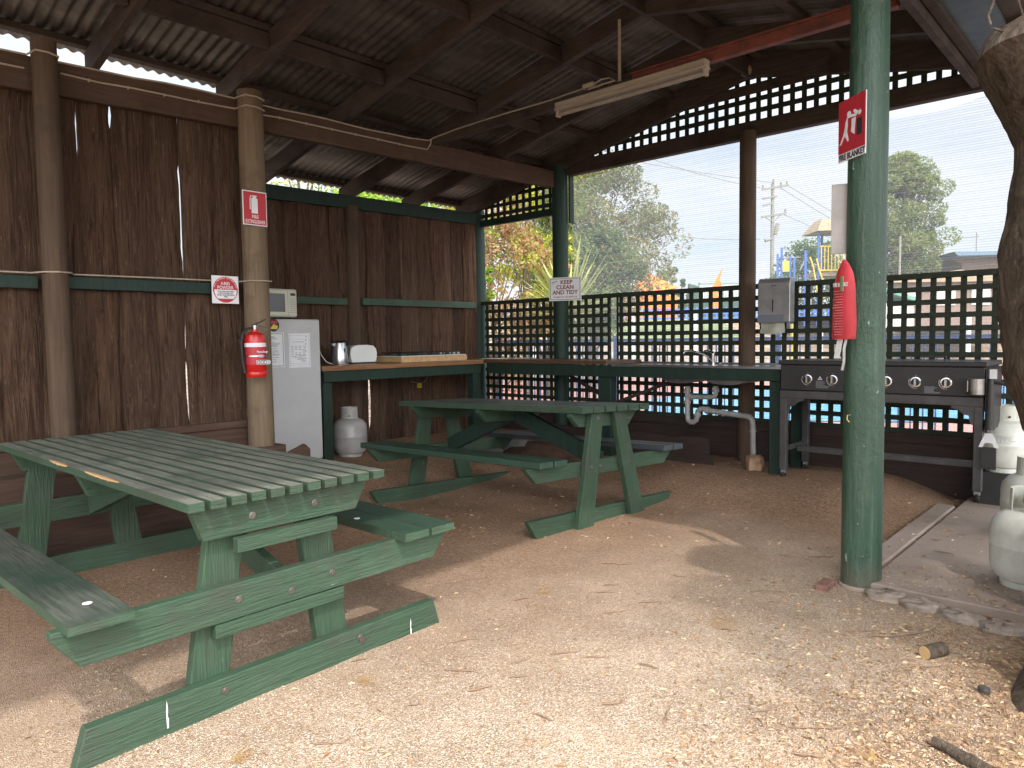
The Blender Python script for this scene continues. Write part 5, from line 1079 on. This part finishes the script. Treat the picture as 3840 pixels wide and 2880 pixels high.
b = MB(); [b.tube([(X(3075+i*13), -.05, Zp(1012)), (X(3075+i*13), -.05, Zp(925))], .025, 6) for i in range(8)]; b.box(X(3068), X(3172), -.08, -.02, Zp(1016), Zp(1011)); b.box(X(3068), X(3172), -.08, -.02, Zp(926), Zp(922)); b.build('yellow_guard_rail', 'yellow', pg_)
b = MB(); b.box(X(3066), X(3175), 0, 1.3, Zp(1035), Zp(1018)); b.build('platform', 'tan', pg_)
b = MB(); b.tube([(X(3028), -.2, Zp(965)), (X(3040), -.2, Zp(1000)), (X(3058), -.3, Zp(1120))], .035, 6); b.tube([(X(3052), -.2, Zp(970)), (X(3062), -.2, Zp(1010)), (X(3075), -.3, Zp(1060)), (X(3062), -.3, Zp(1095)), (X(3080), -.3, Zp(1120))], .035, 6); b.tube([(X(3090), -.4, Zp(1060)), (X(3110), -.5, Zp(1085)), (X(3098), -.5, Zp(1100))], .05, 6); b.build('climbing_bar', 'yellow', pg_, True)
pn = thing('playground_climber', 'yellow panel between blue posts left of the play tower', 'playground', G(2945, 33, 1.95), 0); X2 = lambda px: at(px, 1200, 33).x-pn.location.x; Z2 = lambda y: at(2945, y, 33).z-1.95
for px, yt_ in ((2914, 952), (2929, 928), (2961, 958)): b = MB(); b.tube([(X2(px), 0, -.3), (X2(px), 0, Z2(yt_))], .05, 8); b.build('blue_post', 'blue', pn, True)
b = MB(); b.box(X2(2932), X2(2957), -.03, .03, Z2(1018), Z2(978)); b.build('yellow_panel', 'yellow', pn)
b = MB(); b.tube([(X2(2932), 0, Z2(968)), (X2(3000), 0, Z2(966))], .03, 6); b.tube([(X2(3013), -.2, Z2(968)), (X2(2992), -.2, Z2(1015))], .035, 6); b.build('grey_bar', 'galv', pn, True)
for px, Y, y0, y1, r_, mt, lb in ((2605, 22, 1175, 1365, .075, 'white', 'white post on the bank behind the lattice, left of the middle pole'), (2975, 14, 1215, 1540, .07, 'yellow', 'yellow post beside the pool behind the towel dispenser'), (3078, 20, 1240, 1360, .05, 'white', 'slim white post on the bank left of the red pouch'), (3630, 20, 1190, 1325, .06, 'white', 'white post on the orange mulch at the far right'), (3370, 28, 885, 1195, .04, 'polew', 'thin grey pole beside the cypress trunk')):
    p_ = at(px, y1, Y); b = MB(); b.tube([(0, 0, 0), (0, 0, at(px, y0, Y).z-p_.z)], r_, 10); tag(b.build('marker_post', mt, None, True, loc=p_), lb, 'post')
# buildings right
hb = thing('house', 'low house with blue grey fascia roof at the far right beyond the cloth', 'house', at(3700, 1150, 30), R(-8)); k_ = 30/F0
z1_ = at(3700, 985, 30).z-hb.location.z; z2_ = at(3700, 950, 30).z-hb.location.z
b = MB(); b.prism([(-1.75, z2_), (4, z2_-.05), (4, z2_-.2), (-1.6, z2_-.16)], 'y', -1, 4); b.build('roof', 'roofb', hb)
b = MB(); b.prism([(-1.0, -1.2), (4, -1.2), (4, z2_-.2), (-1.45, z2_-.17), (-1.0, z2_-.4)], 'y', 0, 4); b.build('wall', 'wallb', hb)
for i in range(2): b = MB(); b.box(-.6+i*1.5, .2+i*1.5, -.05, 0, .1, .9); b.build('window', 'glass', hb)
b = MB(); b.tube([(.0, 1, z2_-.1), (.0, 1, z2_+1.0)], .025, 5); b.tube([(-.6, 1, z2_+.8), (.1, 1, z2_+.83)], .02, 5); b.build('antenna', 'polew', hb)
cb = thing('brown_cabin', 'brown timber cabin glimpsed through the lattice right of the green pole', 'cabin', at(3560, 1165, 27), 0)
b = MB(); b.box(-2.2, 2.6, 0, 3, -.6, 1.05); b.build('wall', 'wallb', cb); b = MB(); b.prism([(-2.5, 1.06), (2.9, 1.06), (.2, 1.5)], 'y', -.3, 3.3); b.build('roof', 'tan', cb)
for i in range(3): b = MB(); b.box(-1.8+i*1.3, -1.1+i*1.3, -.04, 0, .2, .8); b.build('window', 'wallw', cb)
gc = thing('green_roofed_hut', 'small hut with sloping green roof just right of the green pole', 'hut', at(3340, 1175, 25), 0)
b = MB(); b.box(-.8, .8, 0, 1.5, -.5, .35); b.build('wall', 'wallw', gc); b = MB(); b.prism([(-1.0, 1.0), (-.95, 1.1), (1.0, .45), (.95, .33)], 'y', -.2, 1.7); b.build('roof', 'roofg', gc)
# ------------------------------------------------------------------ litter on the ground
def litter_pos(px, py): p = gnd(px, py, 0); u, v = UV(p.x, p.y); return p, gz(u, v)
rnd = random.Random(21)
spots = [(2310, 2115, 110, 5), (2560, 2165, 70, -12), (2290, 2195, 60, 8), (2270, 2225, 90, 12), (2440, 2260, 90, 8), (1955, 2250, 60, 40), (2300, 2300, 90, 5), (1740, 2405, 100, 8), (2120, 2455, 110, 6), (2230, 2470, 100, 15), (1960, 2480, 90, 30), (1950, 2540, 80, 12), (1800, 2590, 90, 40), (2430, 2500, 80, -35), (2040, 2690, 70, -25), (2290, 2640, 60, -5), (1560, 2640, 60, 3), (2500, 2680, 110, 50), (1720, 2520, 110, 5), (2950, 2085, 70, -20), (3080, 2090, 80, -15), (2880, 2215, 120, 0), (2720, 2360, 100, -15), (3360, 2390, 190, 5), (3230, 2370, 120, -15), (3450, 2500, 120, 5), (2880, 2670, 110, 3), (3050, 2740, 200, 2), (3030, 2840, 90, -10), (3430, 2790, 80, -50), (3200, 2570, 60, 70), (1230, 2790, 120, 5), (1010, 2560, 70, 30), (3560, 2020, 50, 0), (3540, 2110, 60, -40), (1350, 2480, 60, 20)]
tw = []
for i, (px, py, L_, ang) in enumerate(spots):
    p, z = litter_pos(px, py); sc_ = (p-CAM).length/F0; l = L_*sc_*1.0; a = R(ang)+rnd.uniform(-.3, .3); b = MB(); r_ = rnd.uniform(.002, .0042)
    if px > 3330 and py < 2200: z = .048
    pts = []; kx = 0; bend = rnd.uniform(-.25, .25)
    for k_ in range(6): t_ = k_/5-.5; pts.append((t_*l, bend*l*(t_*t_)+rnd.uniform(-.02, .02)*l, r_+.001+.004*rnd.random()))
    b.tube(pts, [r_*.5, r_, r_*1.1, r_, r_*.9, r_*.5], 6)
    if rnd.random() < .4: b.tube([pts[3], (pts[3][0]+.1*l, pts[3][1]+.18*l, .008)], [r_*.7, r_*.4], 5)
    tag(b.build('fallen_twig', 'twig', None, True, loc=(p.x, p.y, z), rz=a), 'thin dry brown twig lying on the gravel or slab', 'twig', 'fallen twigs')
def lstick(name, label, px, py, L_, r_, rz_, mat='twig', taper=.8, cat='stick'):
    p, z = litter_pos(px, py); b = MB(); pts = [((k_/7-.5)*L_, .006*math.sin(k_*1.3), r_*.8+.002*math.sin(k_*2)) for k_ in range(8)]; b.tube(pts, [r_*(1-.15*math.sin(k_*1.7)) for k_ in range(8)], 12)
    return tag(b.build(name, mat, None, True, loc=(p.x, p.y, z), rz=rz_), label, cat)
lstick('bark_stick', 'thick grey brown bark covered stick at the bottom right corner', 3655, 2880, .24, .017, R(-62), 'treebark')
lg = thing('sawn_log', 'short sawn log with pale cut end lying on the litter near the slab', 'log', litter_pos(3500, 2462)[0], R(20))
b = MB(); b.tube([(-.045, 0, .022), (.05, 0, .022)], .027, 18); b.build('bark', 'treebark', lg, True); b = MB(); b.tube([(-.0462, 0, .022), (-.045, 0, .022)], .0245, 18); b.build('cut_end', 'pine', lg)
br = thing('brick', 'half buried reddish brick at the left foot of the green pole', 'brick', litter_pos(3095, 2200)[0]+Vector((0, 0, .0)), R(50)); b = MB(); b.box(-.07, .06, -.03, .03, -.02, .026); b.build('brick_body', 'brick', br, bevel=.005)
st = rock('dark_stone', 'small dark stone in the litter by the tree roots', litter_pos(3690, 2600)[0]+Vector((0, 0, .012)), (.018, .015, .014), 'bbqgrey', 2.1, 'stone')
# needle clumps
for i, (px, py, lab) in enumerate(((2030, 2225, 'small orange pine needle clump in the middle of the gravel'), (1345, 2560, 'orange pine needle clump right of the near table skid'), (2700, 2350, 'spread of orange pine needles left of the fallen litter'), (880, 2850, 'orange pine needle clump at the bottom left of the gravel'), (3270, 2850, 'orange needle clump at the bottom right of the gravel'))):
    p, z = litter_pos(px, py); b = MB(); nn_ = 26 if i != 2 else 50
    for k_ in range(nn_):
        a = rnd.uniform(-.9, .9)+(.3*i); l = rnd.uniform(.03, .085); o0 = Vector((rnd.uniform(-.02, .02), rnd.uniform(-.02, .02), .003))*(1 if i != 2 else 3); d_ = Vector((math.cos(a), math.sin(a), rnd.uniform(0, .15)))*l; sdv = Vector((-math.sin(a), math.cos(a), 0))*.0009
        k0 = len(b.v); b.v += [tuple(o0-sdv), tuple(o0+sdv), tuple(o0+d_+sdv*.3), tuple(o0+d_-sdv*.3)]; b.f.append((k0, k0+1, k0+2, k0+3)); b.mi.append(0)
    tag(b.build('needle_clump', 'needles', None, loc=(p.x, p.y, z)), lab, 'pine needles', 'pine needle clumps')
# scattered leaves, chips and loose stones as ground cover
def scatter(name, mat, n, reg, size, seed, thick=False, kindlab=None):
    rnd = random.Random(seed); b = MB()
    for i in range(n):
        px, py = reg(rnd); p = gnd(px, py, 0); u, v = UV(p.x, p.y); z = gz(u, v)
        if (4.8 < u < 9 and -2.45 < v < 0): z = .047
        s3 = size*(.4+1.1*rnd.random()); a = rnd.random()*6.28; c_, s_2 = math.cos(a), math.sin(a)
        if thick:
            h = s3*.45; P4 = [(s3, 0, 0), (-.2*s3, .8*s3, 0), (-.9*s3, -.1*s3, 0), (0, -.8*s3, 0), (rnd.uniform(-.3, .3)*s3, rnd.uniform(-.3, .3)*s3, h)]
            k0 = len(b.v); b.v += [(p.x+c_*q0-s_2*q1, p.y+s_2*q0+c_*q1, z+q2) for q0, q1, q2 in P4]; b.f += [(k0, k0+1, k0+4), (k0+1, k0+2, k0+4), (k0+2, k0+3, k0+4), (k0+3, k0, k0+4)]; b.mi += [0]*4
        else:
            w2 = s3*rnd.uniform(.15, .35); P4 = [(-s3, 0, .001), (0, w2, .004+rnd.random()*.006), (s3, 0, .002), (0, -w2, .002)]
            k0 = len(b.v); b.v += [(p.x+c_*q0-s_2*q1, p.y+s_2*q0+c_*q1, z+q2) for q0, q1, q2 in P4]; b.f.append((k0, k0+1, k0+2, k0+3)); b.mi.append(0)
    return tag(b.build(name, mat, None), kindlab, kind='stuff')
def reg_right(r): 
    x = 2500+1340*r.random()**.8; y = 2150+730*r.random(); return x, y
def reg_all(r): return 100+3740*r.random(), 1900+980*r.random()**.8
def reg_back(r): return 1350+2300*r.random(), 1800+260*r.random()
scatter('dry_leaves', 'dryleaf', 2600, reg_right, .010, 5, kindlab='scattered dry leaves and bark chips towards the tree')
scatter('leaf_litter', 'dryleaf', 900, reg_all, .011, 6, kindlab='thinly scattered dry leaves over the gravel')
scatter('leaf_scraps', 'dryleaf', 420, reg_back, .018, 7, kindlab='pale leaf scraps on the soil around the back table and counters')
M['stones'] = leaf('loose_stones', [(.38, .28, .2), (.48, .385, .3), (.58, .49, .4), (.72, .64, .55), (.32, .22, .16)], 0)
scatter('loose_gravel', 'stones', 24000, lambda r: (300+3400*r.random(), 2060+900*r.random()**.7), .0026, 8, True, kindlab='loose pale gravel stones')
b = MB(); p_ = W(1.0, -1.3, .16)
mdp = thing('soil_mound', 'low mound of brown soil behind the back table', 'mound', W(1.55, -.85, .12), YAW); b = MB()
for a in range(7):
    for c_ in range(18): ph = math.pi/2*a/6; t_ = 2*math.pi*c_/18; r_ = .5*math.cos(ph)*(1+.2*noise.noise(Vector((math.cos(t_), math.sin(t_), ph)))); b.v.append((r_*math.cos(t_), r_*.6*math.sin(t_), .13*math.sin(ph)**1.3))
b.f = [(a*18+c_, a*18+(c_+1) % 18, (a+1)*18+(c_+1) % 18, (a+1)*18+c_) for a in range(6) for c_ in range(18)]; b.mi = [0]*len(b.f); b.build('soil', 'mound', mdp, True)
ps = thing('plastic_scrap', 'torn pale grey plastic sheet lying on the soil behind the back table', 'plastic sheet', W(1.28, -1.12, .17), YAW+R(10))
b = MB(); b.add([(-.3, -.06, 0), (-.1, -.02, .02), (0, 0, .01), (.06, .05, .1), (.24, .06, .11), (.22, .03, .05), (.08, 0, .04), (.03, -.07, 0), (-.12, -.09, 0)], [(0, 1, 8), (1, 2, 7, 8), (2, 3, 6, 7), (3, 4, 5, 6)]); b.build('sheet', 'galv', ps, solid=.003)
# ------------------------------------------------------------------ sky and sun
w = bpy.data.worlds.new('World'); scn.world = w; w.use_nodes = True; nt = w.node_tree; nt.nodes.clear()
sd = Vector((.26, -.75, 1.0)).normalized(); el = math.asin(sd.z); az = math.atan2(sd.x, sd.y)
out = nt.nodes.new('ShaderNodeOutputWorld'); bg = nt.nodes.new('ShaderNodeBackground'); sky = nt.nodes.new('ShaderNodeTexSky'); sky.sky_type = 'NISHITA'; sky.sun_disc = False; sky.sun_elevation = el; sky.sun_rotation = az; sky.dust_density = 2.5
tc = nt.nodes.new('ShaderNodeTexCoord'); mp = nt.nodes.new('ShaderNodeMapping'); mp.inputs['Scale'].default_value = (1.5, 1.5, 5); nz = nt.nodes.new('ShaderNodeTexNoise'); nz.inputs['Scale'].default_value = 2.2; nz.inputs['Detail'].default_value = 6; nz.inputs['Roughness'].default_value = .55
nt.links.new(tc.outputs['Generated'], mp.inputs[0]); nt.links.new(mp.outputs[0], nz.inputs['Vector'])
rp = nt.nodes.new('ShaderNodeValToRGB'); rp.color_ramp.elements[0].position = .2; rp.color_ramp.elements[0].color = (.25, .25, .25, 1); rp.color_ramp.elements[1].position = .55; nt.links.new(nz.outputs[0], rp.inputs[0])
mx = nt.nodes.new('ShaderNodeMix'); mx.data_type = 'RGBA'; mx.inputs[7].default_value = (4.7, 4.95, 5.3, 1); nt.links.new(rp.outputs[0], mx.inputs[0]); nt.links.new(sky.outputs[0], mx.inputs[6])
dp = nt.nodes.new('ShaderNodeVectorMath'); dp.operation = 'DOT_PRODUCT'; dp.inputs[1].default_value = sd; nt.links.new(tc.outputs['Generated'], dp.inputs[0])
mr = nt.nodes.new('ShaderNodeMapRange'); mr.interpolation_type = 'SMOOTHSTEP'; mr.inputs['From Min'].default_value = .1; mr.inputs['From Max'].default_value = 1; mr.inputs['To Min'].default_value = 0; mr.inputs['To Max'].default_value = 1; nt.links.new(dp.outputs['Value'], mr.inputs['Value'])
v1 = nt.nodes.new('ShaderNodeVectorMath'); v1.operation = 'SCALE'; v1.inputs[0].default_value = (4.5, 4.3, 4.0); nt.links.new(mr.outputs[0], v1.inputs['Scale'])
v2 = nt.nodes.new('ShaderNodeVectorMath'); v2.operation = 'ADD'; v2.inputs[1].default_value = (1, 1, 1); nt.links.new(v1.outputs[0], v2.inputs[0])
vm = nt.nodes.new('ShaderNodeVectorMath'); vm.operation = 'MULTIPLY'; nt.links.new(mx.outputs[2], vm.inputs[0]); nt.links.new(v2.outputs[0], vm.inputs[1])
nt.links.new(vm.outputs[0], bg.inputs[0]); bg.inputs[1].default_value = .15; nt.links.new(bg.outputs[0], out.inputs[0])
sun = bpy.data.lights.new('sun', 'SUN'); sun.energy = 1.95; sun.angle = R(1.3); sun.color = (1, .955, .9); so = bpy.data.objects.new('sun', sun); COL.objects.link(so); so.rotation_euler = sd.to_track_quat('Z', 'Y').to_euler()
scn.view_settings.view_transform = 'Standard'; scn.view_settings.look = 'None'; scn.view_settings.exposure = .62; scn.view_settings.gamma = 1
scn.cycles.max_bounces = 8; scn.cycles.diffuse_bounces = 5; scn.cycles.transparent_max_bounces = 12
